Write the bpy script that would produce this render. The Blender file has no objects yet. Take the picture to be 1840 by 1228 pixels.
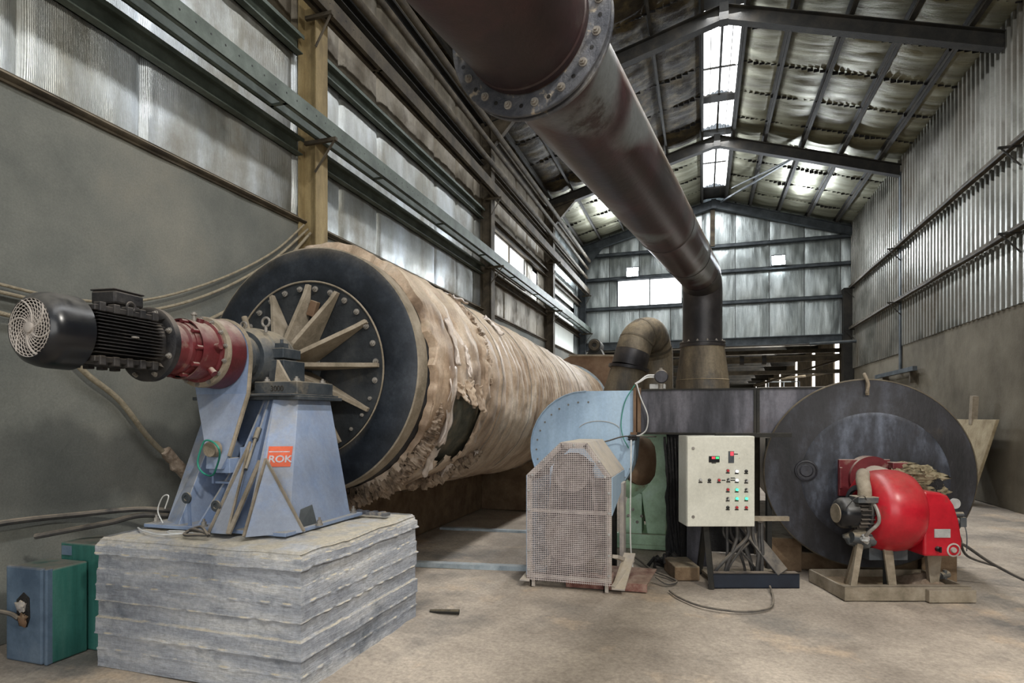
import bpy, bmesh, math, random
from mathutils import Matrix, Vector, noise
random.seed(7)
C = bpy.context.scene
COL = C.collection
PI = math.pi
R = math.radians

# ---------------------------------------------------------------- camera, world, light, exposure
YAW = 0.30668
FR = Matrix.Rotation(YAW, 4, 'Z')          # frame of things that stand square to the viewing direction
cd = bpy.data.cameras.new('camera')
cd.sensor_width = 36.0
cd.lens = 1080.0 / 1840.0 * 36.0
cd.shift_y = 136.0 / 1840.0
cd.clip_end = 200
cam = bpy.data.objects.new('camera', cd)
cam.location = (0, 0, 1.5)
cam.rotation_euler = (PI / 2, 0, YAW)
COL.objects.link(cam)
C.camera = cam

w = bpy.data.worlds.new('world'); C.world = w; w.use_nodes = True
w.node_tree.nodes['Background'].inputs[0].default_value = (0.80, 0.90, 1.0, 1)
w.node_tree.nodes['Background'].inputs[1].default_value = 0.35

def area(name, loc, rot, sx, sy, power, col=(1, 1, 1), spread=180):
    l = bpy.data.lights.new(name, 'AREA'); l.shape = 'RECTANGLE'; l.size = sx; l.size_y = sy
    l.energy = power; l.color = col; l.spread = R(spread)
    o = bpy.data.objects.new(name, l); o.location = loc; o.rotation_euler = rot
    COL.objects.link(o); return o
# daylight through the ridge skylight (lamp lies just under the translucent sheets)
area('skylight_daylight', (0.38, 8.5, 8.95), (0, 0, 0), 0.6, 26.0, 760, (0.97, 0.98, 1.0))
# daylight through the open gate of the hall behind the camera
area('gate_daylight', (1.6, -5.6, 3.0), (R(90), 0, 0), 6.0, 4.4, 230, (1.0, 0.97, 0.92))
# hall lamp high under the roof behind and to the right of the camera
area('hall_lamp', (3.9, -0.6, 6.7), (R(12), R(38), 0), 0.7, 0.5, 330, (1.0, 0.96, 0.88))
area('window_daylight', (-1.85, 22.15, 6.08), (R(-90), 0, 0), 2.2, 0.9, 130, (0.93, 0.97, 1.0))

vs = C.view_settings
vs.view_transform = 'Standard'; vs.look = 'None'; vs.gamma = 1.0; vs.use_curve_mapping = False
vs.exposure = 0.35

# ---------------------------------------------------------------- object helpers
def wmat(o):
    m = Matrix.Translation(o.location) @ o.rotation_euler.to_matrix().to_4x4()
    return wmat(o.parent) @ m if o.parent else m

def tag(o, label=None, cat=None, group=None, kind=None):
    if label: o['label'] = label
    if cat: o['category'] = cat
    if group: o['group'] = group
    if kind: o['kind'] = kind
    return o

def thing(name, loc, label, cat, group=None, rz=0.0):
    o = bpy.data.objects.new(name, None); o.location = loc; o.rotation_euler = (0, 0, rz)
    o.empty_display_size = 0.1
    COL.objects.link(o)
    return tag(o, label, cat, group)

def basis(d):
    d = Vector(d).normalized()
    a = Vector((0, 0, 1)) if abs(d.z) < 0.9 else Vector((1, 0, 0))
    x = a.cross(d).normalized(); y = d.cross(x).normalized()
    return x, y, d

class MB:
    """collects vertices and faces in world space; build() makes ONE mesh object"""
    def __init__(s, M=None):
        s.v = []; s.f = []; s.M = M
    def add(s, vs_, fs):
        n = len(s.v)
        if s.M is not None: vs_ = [s.M @ Vector(p) for p in vs_]
        s.v.extend([tuple(p) for p in vs_]); s.f.extend([tuple(i + n for i in q) for q in fs]); return s
    def box(s, c, d, rot=None):
        hx, hy, hz = d[0] / 2, d[1] / 2, d[2] / 2
        P = [Vector((x, y, z)) for x in (-hx, hx) for y in (-hy, hy) for z in (-hz, hz)]
        if rot is not None: P = [rot @ p for p in P]
        c = Vector(c); P = [p + c for p in P]
        return s.add(P, [(0, 1, 3, 2), (4, 6, 7, 5), (0, 4, 5, 1), (2, 3, 7, 6), (0, 2, 6, 4), (1, 5, 7, 3)])
    def b2(s, a, b):
        return s.box([(a[i] + b[i]) / 2 for i in range(3)], [abs(b[i] - a[i]) for i in range(3)])
    def bar(s, p0, p1, w_, h, up=(0, 0, 1)):
        p0 = Vector(p0); p1 = Vector(p1); d = (p1 - p0); L = d.length; d.normalize()
        u = Vector(up); x = d.cross(u)
        if x.length < 1e-5: x = Vector((1, 0, 0))
        x.normalize(); z = x.cross(d).normalized()
        m = Matrix((x, d, z)).transposed()
        return s.box((p0 + p1) / 2, (w_, L, h), m)
    def cyl(s, p0, p1, r0, r1=None, n=24, caps=True):
        if r1 is None: r1 = r0
        p0 = Vector(p0); p1 = Vector(p1); x, y, d = basis(p1 - p0)
        V = []
        for p, r in ((p0, r0), (p1, r1)):
            for i in range(n):
                a = 2 * PI * i / n; V.append(p + x * (r * math.cos(a)) + y * (r * math.sin(a)))
        F = [(i, (i + 1) % n, n + (i + 1) % n, n + i) for i in range(n)]
        if caps: F += [tuple(range(n - 1, -1, -1)), tuple(range(n, 2 * n))]
        return s.add(V, F)
    def lathe(s, prof, o, ax, n=48, a0=0, a1=2 * PI, closed=True):
        """prof: (distance along axis, radius)"""
        o = Vector(o); x, y, d = basis(ax); V = []; m = len(prof)
        full = abs(a1 - a0 - 2 * PI) < 1e-6; k = n if full else n + 1
        for i in range(k):
            a = a0 + (a1 - a0) * i / n; e = x * math.cos(a) + y * math.sin(a)
            for t, r in prof: V.append(o + d * t + e * r)
        F = []
        for i in range(n):
            j = (i + 1) % k
            for q in range(m - 1): F.append((i * m + q, j * m + q, j * m + q + 1, i * m + q + 1))
        return s.add(V, F)
    def tube(s, pts, r, n=10, caps=True, rf=None):
        pts = [Vector(p) for p in pts]; N = len(pts); V = []
        T = [(pts[min(i + 1, N - 1)] - pts[max(i - 1, 0)]).normalized() for i in range(N)]
        x, y, _ = basis(T[0])
        for i in range(N):
            x = (x - T[i] * x.dot(T[i])).normalized(); y = T[i].cross(x)
            rr = r[i] if isinstance(r, (list, tuple)) else r
            for k in range(n):
                a = 2 * PI * k / n; q = rr * (rf(i, a) if rf else 1)
                V.append(pts[i] + x * (q * math.cos(a)) + y * (q * math.sin(a)))
        F = [(i * n + k, i * n + (k + 1) % n, (i + 1) * n + (k + 1) % n, (i + 1) * n + k) for i in range(N - 1) for k in range(n)]
        if caps: F += [tuple(range(n - 1, -1, -1)), tuple(range((N - 1) * n, N * n))]
        return s.add(V, F)
    def prism(s, poly, d):
        """poly: 3D points in one plane, extruded by vector d"""
        n = len(poly); d = Vector(d); P = [Vector(p) for p in poly]
        V = P + [p + d for p in P]
        return s.add(V, [tuple(range(n - 1, -1, -1)), tuple(range(n, 2 * n))] + [(i, (i + 1) % n, n + (i + 1) % n, n + i) for i in range(n)])
    def hexa(s, lo, hi):
        """frustum between two quads (4 points each, same order)"""
        return s.add(list(lo) + list(hi), [(3, 2, 1, 0), (4, 5, 6, 7), (0, 1, 5, 4), (1, 2, 6, 5), (2, 3, 7, 6), (3, 0, 4, 7)])
    def grid(s, fn, nu, nv):
        V = [fn(i / nu, j / nv) for i in range(nu + 1) for j in range(nv + 1)]
        return s.add(V, [(i * (nv + 1) + j, (i + 1) * (nv + 1) + j, (i + 1) * (nv + 1) + j + 1, i * (nv + 1) + j + 1) for i in range(nu) for j in range(nv)])
    def sphere(s, c, r, n=12, m=8, sq=(1, 1, 1), jit=0.0):
        c = Vector(c); V = []
        for i in range(m + 1):
            t = PI * i / m
            for k in range(n):
                a = 2 * PI * k / n; e = Vector((math.sin(t) * math.cos(a) * sq[0], math.sin(t) * math.sin(a) * sq[1], math.cos(t) * sq[2]))
                q = r * (1 + jit * noise.noise(e * 2.3 + c * 9)); V.append(c + e * q)
        return s.add(V, [(i * n + k, i * n + (k + 1) % n, (i + 1) * n + (k + 1) % n, (i + 1) * n + k) for i in range(m) for k in range(n)])
    def build(s, name, mat, parent=None, smooth=False, bevel=0.0, label=None, fixn=True):
        me = bpy.data.meshes.new(name); V = s.v
        if parent is not None:
            inv = wmat(parent).inverted(); V = [inv @ Vector(p) for p in V]
        me.from_pydata([tuple(p) for p in V], [], s.f)
        if fixn:
            bm = bmesh.new(); bm.from_mesh(me); bmesh.ops.recalc_face_normals(bm, faces=bm.faces)
            if smooth:
                for f in bm.faces: f.smooth = True
                for e in bm.edges:
                    if len(e.link_faces) == 2 and e.calc_face_angle(0) > R(38): e.smooth = False
            bm.to_mesh(me); bm.free()
        me.materials.append(mat); me.update()
        o = bpy.data.objects.new(name, me); COL.objects.link(o)
        if parent is not None: o.parent = parent
        if bevel:
            b = o.modifiers.new('bevel', 'BEVEL'); b.width = bevel; b.segments = 2; b.limit_method = 'ANGLE'; b.angle_limit = R(40)
        if label: o['label'] = label
        return o

def at_origin(o, loc):
    """give a mesh that was built in world space its own origin"""
    o.data.transform(Matrix.Translation(-Vector(loc))); o.location = loc; return o

def struct(mb, name, mat, **k):
    return tag(mb.build(name, mat, **k), kind='structure')

def spline(pts, n=8):
    """Catmull-Rom through points"""
    P = [Vector(p) for p in pts]; P = [2 * P[0] - P[1]] + P + [2 * P[-1] - P[-2]]; out = []
    for i in range(1, len(P) - 2):
        for k in range(n):
            t = k / n
            out.append(0.5 * ((2 * P[i]) + (P[i + 1] - P[i - 1]) * t + (2 * P[i - 1] - 5 * P[i] + 4 * P[i + 1] - P[i + 2]) * t * t + (-P[i - 1] + 3 * P[i] - 3 * P[i + 1] + P[i + 2]) * t ** 3))
    out.append(P[-2]); return out

def bolt(parent, p, d, r=0.014, h=0.012, mat=None, name='bolt'):
    """hex bolt with washer, pointing along d"""
    d = Vector(d).normalized(); p = Vector(p); m = MB()
    m.cyl(p - d * 0.004, p + d * h * 0.3, r * 1.45, n=14); m.cyl(p + d * h * 0.3, p + d * h, r, n=6); m.cyl(p + d * h, p + d * h * 1.6, r * 0.5, n=8)
    return m.build(name, mat, parent)

# ---------------------------------------------------------------- materials
def mat(name, cols, rough=0.7, metal=0.0, scale=2.0, detail=8.0, bump=0.0, bscale=20.0, dust=None, stretch=(1, 1, 1), spots=None, ribs=None, drough=None, emit=None, lo=0.35, hi=0.65, grain=38.0, gamt=0.10, dmin=0.15):
    """noise-driven colour between cols; dust=(colour, amount) settles on upward faces; spots=(colour, scale, threshold) wear patches"""
    m = bpy.data.materials.new(name); m.use_nodes = True; nt = m.node_tree; N = nt.nodes; L = nt.links
    b = N['Principled BSDF']; b.inputs['Metallic'].default_value = metal; b.inputs['Roughness'].default_value = rough
    tc = N.new('ShaderNodeTexCoord'); mp = N.new('ShaderNodeMapping'); mp.inputs['Scale'].default_value = stretch
    L.new(tc.outputs['Object'], mp.inputs['Vector'])
    nz = N.new('ShaderNodeTexNoise'); nz.inputs['Scale'].default_value = scale; nz.inputs['Detail'].default_value = detail; nz.inputs['Roughness'].default_value = 0.62
    L.new(mp.outputs[0], nz.inputs['Vector'])
    rp = N.new('ShaderNodeValToRGB'); el = rp.color_ramp.elements; k = len(cols)
    for i, c_ in enumerate(cols):
        pos = lo + (hi - lo) * i / max(k - 1, 1)
        e = el[i] if i < 2 else el.new(pos)
        e.position = pos; e.color = (*c_, 1)
    if k == 1: el[1].position = 1.0; el[1].color = (*cols[0], 1)
    L.new(nz.outputs['Fac'], rp.inputs['Fac']); out = rp.outputs['Color']; rsrc = None
    def mix(a, b_, fac):
        x = N.new('ShaderNodeMix'); x.data_type = 'RGBA'
        L.new(a, x.inputs[6]); L.new(fac, x.inputs[0])
        if hasattr(b_, 'links'): L.new(b_, x.inputs[7])
        else: x.inputs[7].default_value = (*b_, 1)
        return x.outputs[2]
    def noise_mask(sc, th, wd=0.08, st=None, dt=7):
        n2 = N.new('ShaderNodeTexNoise'); n2.inputs['Scale'].default_value = sc; n2.inputs['Detail'].default_value = dt; n2.inputs['Roughness'].default_value = 0.65
        if st:
            m2 = N.new('ShaderNodeMapping'); m2.inputs['Scale'].default_value = st; m2.inputs['Location'].default_value = (3.1, 7.7, 1.3)
            L.new(tc.outputs['Object'], m2.inputs['Vector']); L.new(m2.outputs[0], n2.inputs['Vector'])
        else: L.new(tc.outputs['Object'], n2.inputs['Vector'])
        mr = N.new('ShaderNodeMapRange'); mr.inputs['From Min'].default_value = th; mr.inputs['From Max'].default_value = th + wd
        L.new(n2.outputs['Fac'], mr.inputs['Value']); return mr.outputs[0]
    masks = []
    if spots:
        for sp in (spots if isinstance(spots, list) else [spots]):
            mk = noise_mask(sp[1], sp[2], sp[3] if len(sp) > 3 else 0.08, sp[4] if len(sp) > 4 else None, sp[5] if len(sp) > 5 else 7)
            out = mix(out, sp[0], mk); masks.append(mk)
    if dust:
        g = N.new('ShaderNodeNewGeometry'); sx = N.new('ShaderNodeSeparateXYZ'); L.new(g.outputs['Normal'], sx.inputs[0])
        mr = N.new('ShaderNodeMapRange'); mr.inputs['From Min'].default_value = dmin; mr.inputs['From Max'].default_value = dmin + 0.6; mr.inputs['To Max'].default_value = dust[1]
        L.new(sx.outputs['Z'], mr.inputs['Value'])
        ms = N.new('ShaderNodeMath'); ms.operation = 'MULTIPLY'; L.new(mr.outputs[0], ms.inputs[0])
        nm = noise_mask(5.0, 0.30, 0.25); L.new(nm, ms.inputs[1])
        out = mix(out, dust[0], ms.outputs[0]); masks.append(ms.outputs[0])
    ng = N.new('ShaderNodeTexNoise'); ng.inputs['Scale'].default_value = grain; ng.inputs['Detail'].default_value = 6; ng.inputs['Roughness'].default_value = 0.75
    L.new(tc.outputs['Object'], ng.inputs['Vector'])
    gm = N.new('ShaderNodeMapRange'); gm.inputs['From Min'].default_value = 0.3; gm.inputs['From Max'].default_value = 0.7; gm.inputs['To Min'].default_value = 1 - gamt; gm.inputs['To Max'].default_value = 1 + gamt
    L.new(ng.outputs['Fac'], gm.inputs['Value'])
    vm = N.new('ShaderNodeVectorMath'); vm.operation = 'SCALE'; L.new(out, vm.inputs[0]); L.new(gm.outputs[0], vm.inputs['Scale']); out = vm.outputs[0]
    L.new(out, b.inputs['Base Color'])
    if masks and metal > 0.3:
        mm = masks[-1]
        sub = N.new('ShaderNodeMath'); sub.operation = 'MULTIPLY_ADD'; sub.inputs[1].default_value = -metal; sub.inputs[2].default_value = metal
        L.new(mm, sub.inputs[0]); L.new(sub.outputs[0], b.inputs['Metallic'])
    if masks and rough < 0.75:
        rr = N.new('ShaderNodeMapRange'); rr.inputs['To Min'].default_value = rough; rr.inputs['To Max'].default_value = drough or 0.85
        L.new(masks[-1], rr.inputs['Value']); L.new(rr.outputs[0], b.inputs['Roughness'])
    last = None
    if bump:
        nb = N.new('ShaderNodeTexNoise'); nb.inputs['Scale'].default_value = bscale; nb.inputs['Detail'].default_value = 9; nb.inputs['Roughness'].default_value = 0.7
        L.new(mp.outputs[0], nb.inputs['Vector'])
        bp = N.new('ShaderNodeBump'); bp.inputs['Strength'].default_value = bump; bp.inputs['Distance'].default_value = 0.02
        L.new(nb.outputs['Fac'], bp.inputs['Height']); last = bp
    if ribs:
        wv = N.new('ShaderNodeTexWave'); wv.wave_type = 'BANDS'; wv.bands_direction = ribs[0]; wv.inputs['Scale'].default_value = ribs[1]; wv.inputs['Distortion'].default_value = ribs[3] if len(ribs) > 3 else 0.4
        wv.inputs['Detail'].default_value = 1.5
        L.new(tc.outputs['Object'], wv.inputs['Vector'])
        bp = N.new('ShaderNodeBump'); bp.inputs['Strength'].default_value = ribs[2]; bp.inputs['Distance'].default_value = 0.01
        L.new(wv.outputs['Fac'], bp.inputs['Height'])
        if last: L.new(last.outputs[0], bp.inputs['Normal'])
        last = bp
    if last: L.new(last.outputs[0], b.inputs['Normal'])
    if emit:
        b.inputs['Emission Color'].default_value = (*emit[0], 1); b.inputs['Emission Strength'].default_value = emit[1]
    return m

DUST = (0.30, 0.25, 0.175)
BRN = (0.12, 0.095, 0.06)
M = {}
M['concrete'] = mat('plastered_concrete', [(0.095, 0.10, 0.09), (0.145, 0.148, 0.13), (0.195, 0.19, 0.16)], 0.92, scale=0.9, bump=0.35, bscale=14, spots=[((0.10, 0.115, 0.112), 0.5, 0.52, 0.25), ((0.21, 0.195, 0.155), 0.8, 0.60, 0.3)], lo=0.3, hi=0.7, gamt=0.16, grain=70)
M['concrete_right'] = mat('earthy_concrete', [(0.070, 0.058, 0.038), (0.115, 0.098, 0.068), (0.155, 0.135, 0.098)], 0.95, scale=0.8, bump=0.5, bscale=5)
M['floor'] = mat('dusty_floor', [(0.20, 0.165, 0.13), (0.35, 0.295, 0.235), (0.52, 0.44, 0.35)], 0.9, scale=0.75, gamt=0.3, bump=0.35, bscale=9, spots=[((0.17, 0.155, 0.135), 0.6, 0.52, 0.14), ((0.56, 0.42, 0.285), 1.3, 0.56, 0.18)], lo=0.32, hi=0.68)
M['formed'] = mat('board_formed_concrete', [(0.27, 0.29, 0.33), (0.40, 0.42, 0.46), (0.55, 0.555, 0.56)], 0.93, scale=3.2, stretch=(0.6, 0.6, 3.0), bump=0.7, bscale=24, dust=((0.52, 0.46, 0.35), 0.95), spots=((0.15, 0.17, 0.20), 2.2, 0.56, 0.15), gamt=0.25)
M['foil'] = mat('insulation_foil', [(0.25, 0.245, 0.21), (0.43, 0.45, 0.44), (0.62, 0.67, 0.71)], 0.37, 0.78, scale=1.4, bump=0.30, bscale=7, stretch=(1, 1, 0.35), spots=((0.17, 0.145, 0.10), 0.7, 0.50, 0.25), ribs=('Y', 26, 0.30, 0.3), drough=0.75)
M['foil_dirty'] = mat('dusty_insulation_foil', [(0.12, 0.10, 0.07), (0.20, 0.175, 0.13), (0.31, 0.28, 0.23)], 0.55, 0.55, scale=1.8, bump=0.5, bscale=10, stretch=(1, 1, 0.4), spots=((0.09, 0.07, 0.045), 1.6, 0.50, 0.22), drough=0.9)
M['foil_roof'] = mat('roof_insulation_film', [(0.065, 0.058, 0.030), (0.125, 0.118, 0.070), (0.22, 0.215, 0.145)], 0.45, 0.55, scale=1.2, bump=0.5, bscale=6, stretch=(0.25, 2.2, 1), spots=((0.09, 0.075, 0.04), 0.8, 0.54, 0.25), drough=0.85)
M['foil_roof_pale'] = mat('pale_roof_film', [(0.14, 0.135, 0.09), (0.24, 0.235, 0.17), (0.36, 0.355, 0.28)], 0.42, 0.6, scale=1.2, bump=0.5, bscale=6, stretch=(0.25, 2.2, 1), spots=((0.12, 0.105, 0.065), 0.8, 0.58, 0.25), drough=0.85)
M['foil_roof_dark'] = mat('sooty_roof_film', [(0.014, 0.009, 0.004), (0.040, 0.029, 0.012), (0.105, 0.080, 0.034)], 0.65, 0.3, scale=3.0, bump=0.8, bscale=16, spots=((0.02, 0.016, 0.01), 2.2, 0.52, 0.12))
M['foil_back'] = mat('back_wall_film', [(0.24, 0.27, 0.27), (0.36, 0.40, 0.40), (0.52, 0.57, 0.57)], 0.36, 0.7, scale=1.6, bump=0.6, bscale=5, stretch=(2.4, 1, 0.3))
M['corrugated'] = mat('corrugated_sheet', [(0.11, 0.108, 0.092), (0.19, 0.188, 0.165), (0.29, 0.29, 0.265)], 0.38, 0.75, scale=1.1, bump=0.15, bscale=20, spots=((0.085, 0.07, 0.045), 0.55, 0.48, 0.2), drough=0.75)
M['seam'] = mat('dark_seam_tape', [(0.05, 0.055, 0.055), (0.10, 0.105, 0.10)], 0.7, scale=8)
M['steel_dark'] = mat('dark_painted_steel', [(0.008, 0.008, 0.007), (0.018, 0.017, 0.014), (0.034, 0.029, 0.022)], 0.75, 0.05, scale=3, dust=((0.17, 0.135, 0.08), 0.8), bump=0.3, bscale=30)
M['steel_ochre'] = mat('ochre_dusty_steel', [(0.13, 0.095, 0.045), (0.24, 0.18, 0.085), (0.36, 0.28, 0.14)], 0.8, 0.1, scale=3, stretch=(1, 1, 0.3), dust=(DUST, 0.8), bump=0.3)
M['steel_brown'] = mat('brown_dusty_steel', [(0.030, 0.023, 0.015), (0.062, 0.049, 0.031), (0.105, 0.085, 0.056)], 0.8, 0.1, scale=3, dust=((0.27, 0.22, 0.15), 0.9), bump=0.4, bscale=25)
M['steel_green'] = mat('galvanised_greenish_steel', [(0.055, 0.068, 0.056), (0.085, 0.105, 0.088), (0.125, 0.15, 0.13)], 0.6, 0.2, scale=3, dust=((0.30, 0.31, 0.27), 0.8), bump=0.1)
M['steel_back'] = mat('blue_grey_steel', [(0.03, 0.037, 0.045), (0.055, 0.066, 0.075), (0.085, 0.10, 0.11)], 0.6, 0.3, scale=3, dust=((0.22, 0.22, 0.20), 0.7))
M['galv'] = mat('galvanised_steel', [(0.27, 0.33, 0.38), (0.38, 0.45, 0.50), (0.46, 0.53, 0.58)], 0.5, 0.5, scale=6, dust=((0.34, 0.33, 0.29), 0.6))
M['blue'] = mat('grey_blue_paint', [(0.17, 0.23, 0.36), (0.235, 0.31, 0.46), (0.30, 0.375, 0.53)], 0.5, 0.05, scale=2.2, stretch=(1, 1, 0.4), dust=((0.36, 0.32, 0.24), 0.85), bump=0.12, spots=((0.22, 0.17, 0.12), 3.0, 0.66, 0.1, (1, 1, 0.3)))
M['blue_fan'] = mat('light_blue_paint', [(0.30, 0.42, 0.56), (0.38, 0.52, 0.67), (0.43, 0.57, 0.70)], 0.5, 0.05, scale=1.6, stretch=(1.5, 1.5, 0.25), dust=((0.42, 0.38, 0.30), 0.8), bump=0.08)
M['red'] = mat('dark_red_paint', [(0.075, 0.012, 0.015), (0.13, 0.02, 0.025), (0.18, 0.035, 0.038)], 0.42, 0.05, scale=3, dust=((0.40, 0.33, 0.27), 1.0), bump=0.15, spots=((0.30, 0.24, 0.19), 4.0, 0.60, 0.14))
M['red_bright'] = mat('glossy_red_paint', [(0.34, 0.006, 0.015), (0.46, 0.009, 0.022), (0.54, 0.015, 0.03)], 0.30, 0.0, scale=3, spots=((0.20, 0.04, 0.03), 3.0, 0.58, 0.14), dust=((0.30, 0.12, 0.09), 0.4), drough=0.5)
M['black'] = mat('black_plastic_paint', [(0.004, 0.005, 0.007), (0.009, 0.010, 0.013)], 0.25, 0.0, scale=3, dust=((0.16, 0.15, 0.13), 0.6))
M['motor'] = mat('dark_cast_aluminium', [(0.012, 0.012, 0.014), (0.032, 0.030, 0.030), (0.065, 0.058, 0.053)], 0.5, 0.3, scale=6, dust=((0.26, 0.22, 0.18), 0.8), bump=0.3, bscale=30)
M['grille'] = mat('dusty_fan_grille', [(0.33, 0.29, 0.26), (0.46, 0.42, 0.38)], 0.75, 0.1, scale=12)
M['housing'] = mat('oily_cast_iron', [(0.03, 0.04, 0.05), (0.065, 0.075, 0.085), (0.11, 0.115, 0.115)], 0.5, 0.25, scale=4, dust=((0.34, 0.29, 0.21), 0.95), bump=0.3, bscale=25, spots=((0.22, 0.19, 0.14), 2.4, 0.58, 0.14))
M['dusty'] = mat('dust_caked_steel', [(0.18, 0.15, 0.105), (0.27, 0.225, 0.165), (0.35, 0.30, 0.23)], 0.92, scale=5, bump=0.5, bscale=30)
M['ring'] = mat('blackened_steel_ring', [(0.007, 0.010, 0.014), (0.017, 0.022, 0.030), (0.036, 0.043, 0.053)], 0.45, 0.2, scale=2.8, gamt=0.3, bump=0.12, dust=((0.25, 0.21, 0.15), 0.8), spots=((0.09, 0.085, 0.075), 2.6, 0.66, 0.14))
M['plate'] = mat('black_speckled_plate', [(0.010, 0.012, 0.014), (0.022, 0.026, 0.030), (0.045, 0.048, 0.050)], 0.6, 0.2, scale=3, bump=0.3, spots=[((0.30, 0.27, 0.21), 22.0, 0.70, 0.03), ((0.06, 0.056, 0.045), 2.5, 0.55, 0.2)])
M['wrap'] = mat('aged_insulation_wrap', [(0.20, 0.135, 0.09), (0.38, 0.275, 0.19), (0.55, 0.43, 0.32), (0.68, 0.59, 0.49)], 0.5, 0.0, scale=1.5, bump=0.5, bscale=7, stretch=(1, 2.2, 1), dust=((0.47, 0.39, 0.27), 0.6), gamt=0.2, spots=((0.13, 0.085, 0.055), 1.3, 0.56, 0.16, (1, 2.6, 1)), lo=0.30, hi=0.70)
M['wool'] = mat('brown_mineral_wool', [(0.20, 0.145, 0.10), (0.38, 0.285, 0.205), (0.54, 0.43, 0.33)], 0.98, scale=9, bump=1.0, bscale=38)
M['wrap_film'] = mat('torn_silvery_film', [(0.50, 0.42, 0.36), (0.68, 0.62, 0.57)], 0.35, 0.35, scale=4, bump=0.6, bscale=10)
M['scorch'] = mat('scorched_shell', [(0.055, 0.055, 0.038), (0.10, 0.098, 0.07), (0.18, 0.15, 0.10)], 0.75, 0.1, scale=6, bump=0.5)
M['rust_pipe'] = mat('maroon_oxide_pipe', [(0.014, 0.007, 0.007), (0.034, 0.013, 0.015), (0.075, 0.020, 0.024)], 0.40, 0.15, scale=1.6, bump=0.12, dust=((0.40, 0.33, 0.23), 0.9), spots=[((0.13, 0.14, 0.145), 1.6, 0.53, 0.06, None, 1.5), ((0.035, 0.022, 0.020), 4.0, 0.57, 0.08)], drough=0.6, gamt=0.25, dmin=-0.02)
M['maroon_dark'] = mat('dark_maroon_pipe', [(0.014, 0.009, 0.009), (0.028, 0.014, 0.015), (0.055, 0.022, 0.023)], 0.42, 0.15, scale=1.6, bump=0.12, dust=((0.40, 0.33, 0.23), 0.9), spots=((0.07, 0.06, 0.055), 3.0, 0.62, 0.12), drough=0.6, gamt=0.2)
M['pipe_dark'] = mat('dark_blued_pipe', [(0.014, 0.013, 0.015), (0.035, 0.032, 0.034), (0.065, 0.058, 0.058)], 0.4, 0.35, scale=2, bump=0.12, dust=((0.26, 0.20, 0.13), 0.8), spots=((0.10, 0.065, 0.04), 3, 0.63, 0.12))
M['flange'] = mat('speckled_flange_steel', [(0.055, 0.06, 0.075), (0.12, 0.125, 0.14), (0.24, 0.23, 0.22)], 0.55, 0.35, scale=7, bump=0.6, bscale=40, spots=((0.42, 0.36, 0.27), 14, 0.60, 0.08))
M['pipe_brown'] = mat('heat_tinted_brown_pipe', [(0.05, 0.042, 0.032), (0.11, 0.088, 0.06), (0.19, 0.155, 0.105)], 0.6, 0.2, scale=3, stretch=(1.6, 1.6, 0.4), gamt=0.25, bump=0.25, dust=((0.34, 0.27, 0.17), 0.9), spots=((0.04, 0.042, 0.045), 1.5, 0.58, 0.12))
M['duct'] = mat('dark_mill_steel', [(0.016, 0.016, 0.021), (0.052, 0.051, 0.062), (0.14, 0.135, 0.158)], 0.5, 0.2, scale=1.8, stretch=(2.2, 1, 0.5), gamt=0.2, bump=0.15, dust=((0.34, 0.28, 0.19), 0.8), spots=((0.055, 0.035, 0.03), 1.2, 0.58, 0.15), drough=0.6)
M['disc_inner'] = mat('blued_inner_plate', [(0.006, 0.006, 0.008), (0.026, 0.029, 0.040), (0.10, 0.115, 0.15)], 0.48, 0.15, scale=2.6, stretch=(1.8, 1, 0.7), gamt=0.25, bump=0.2, spots=[((0.36, 0.35, 0.38), 6, 0.66, 0.06), ((0.05, 0.035, 0.035), 1.6, 0.56, 0.2)], drough=0.6)
M['disc'] = mat('blued_scale_steel', [(0.004, 0.004, 0.005), (0.014, 0.013, 0.016), (0.045, 0.048, 0.062)], 0.5, 0.15, scale=2.2, stretch=(1.6, 1, 0.7), gamt=0.25, bump=0.2, spots=[((0.20, 0.19, 0.21), 5, 0.68, 0.08), ((0.075, 0.055, 0.035), 1.1, 0.58, 0.2)], drough=0.6)
M['hopper'] = mat('rusty_brown_sheet', [(0.10, 0.055, 0.03), (0.16, 0.095, 0.055), (0.22, 0.145, 0.09)], 0.8, 0.1, scale=2, dust=((0.34, 0.26, 0.17), 0.9))
M['mint'] = mat('mint_green_paint', [(0.30, 0.44, 0.28), (0.43, 0.62, 0.43), (0.52, 0.70, 0.56)], 0.5, 0.05, scale=3, spots=((0.24, 0.17, 0.08), 2.6, 0.58, 0.12), dust=((0.34, 0.28, 0.20), 0.8))
M['teal'] = mat('teal_green_paint', [(0.02, 0.095, 0.08), (0.035, 0.15, 0.125), (0.07, 0.20, 0.17)], 0.5, 0.05, scale=2, stretch=(3, 3, 0.3), dust=((0.22, 0.20, 0.17), 0.9), bump=0.1)
M['teal_blue'] = mat('faded_blue_paint', [(0.055, 0.09, 0.14), (0.10, 0.15, 0.215), (0.15, 0.205, 0.27)], 0.55, 0.05, scale=2.5, dust=((0.22, 0.20, 0.17), 0.9))
M['mesh'] = mat('dusty_wire_mesh', [(0.50, 0.43, 0.41), (0.68, 0.61, 0.59)], 0.65, 0.1, scale=8)
M['guard'] = mat('dusty_guard_frame', [(0.30, 0.28, 0.27), (0.42, 0.38, 0.34), (0.50, 0.45, 0.38)], 0.8, 0.05, scale=4, dust=((0.46, 0.39, 0.29), 0.9))
M['cream'] = mat('cream_cabinet_paint', [(0.50, 0.49, 0.42), (0.60, 0.59, 0.51), (0.66, 0.65, 0.57)], 0.45, 0.0, scale=1.5, spots=((0.30, 0.21, 0.11), 5.0, 0.70, 0.06), bump=0.03)
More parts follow.
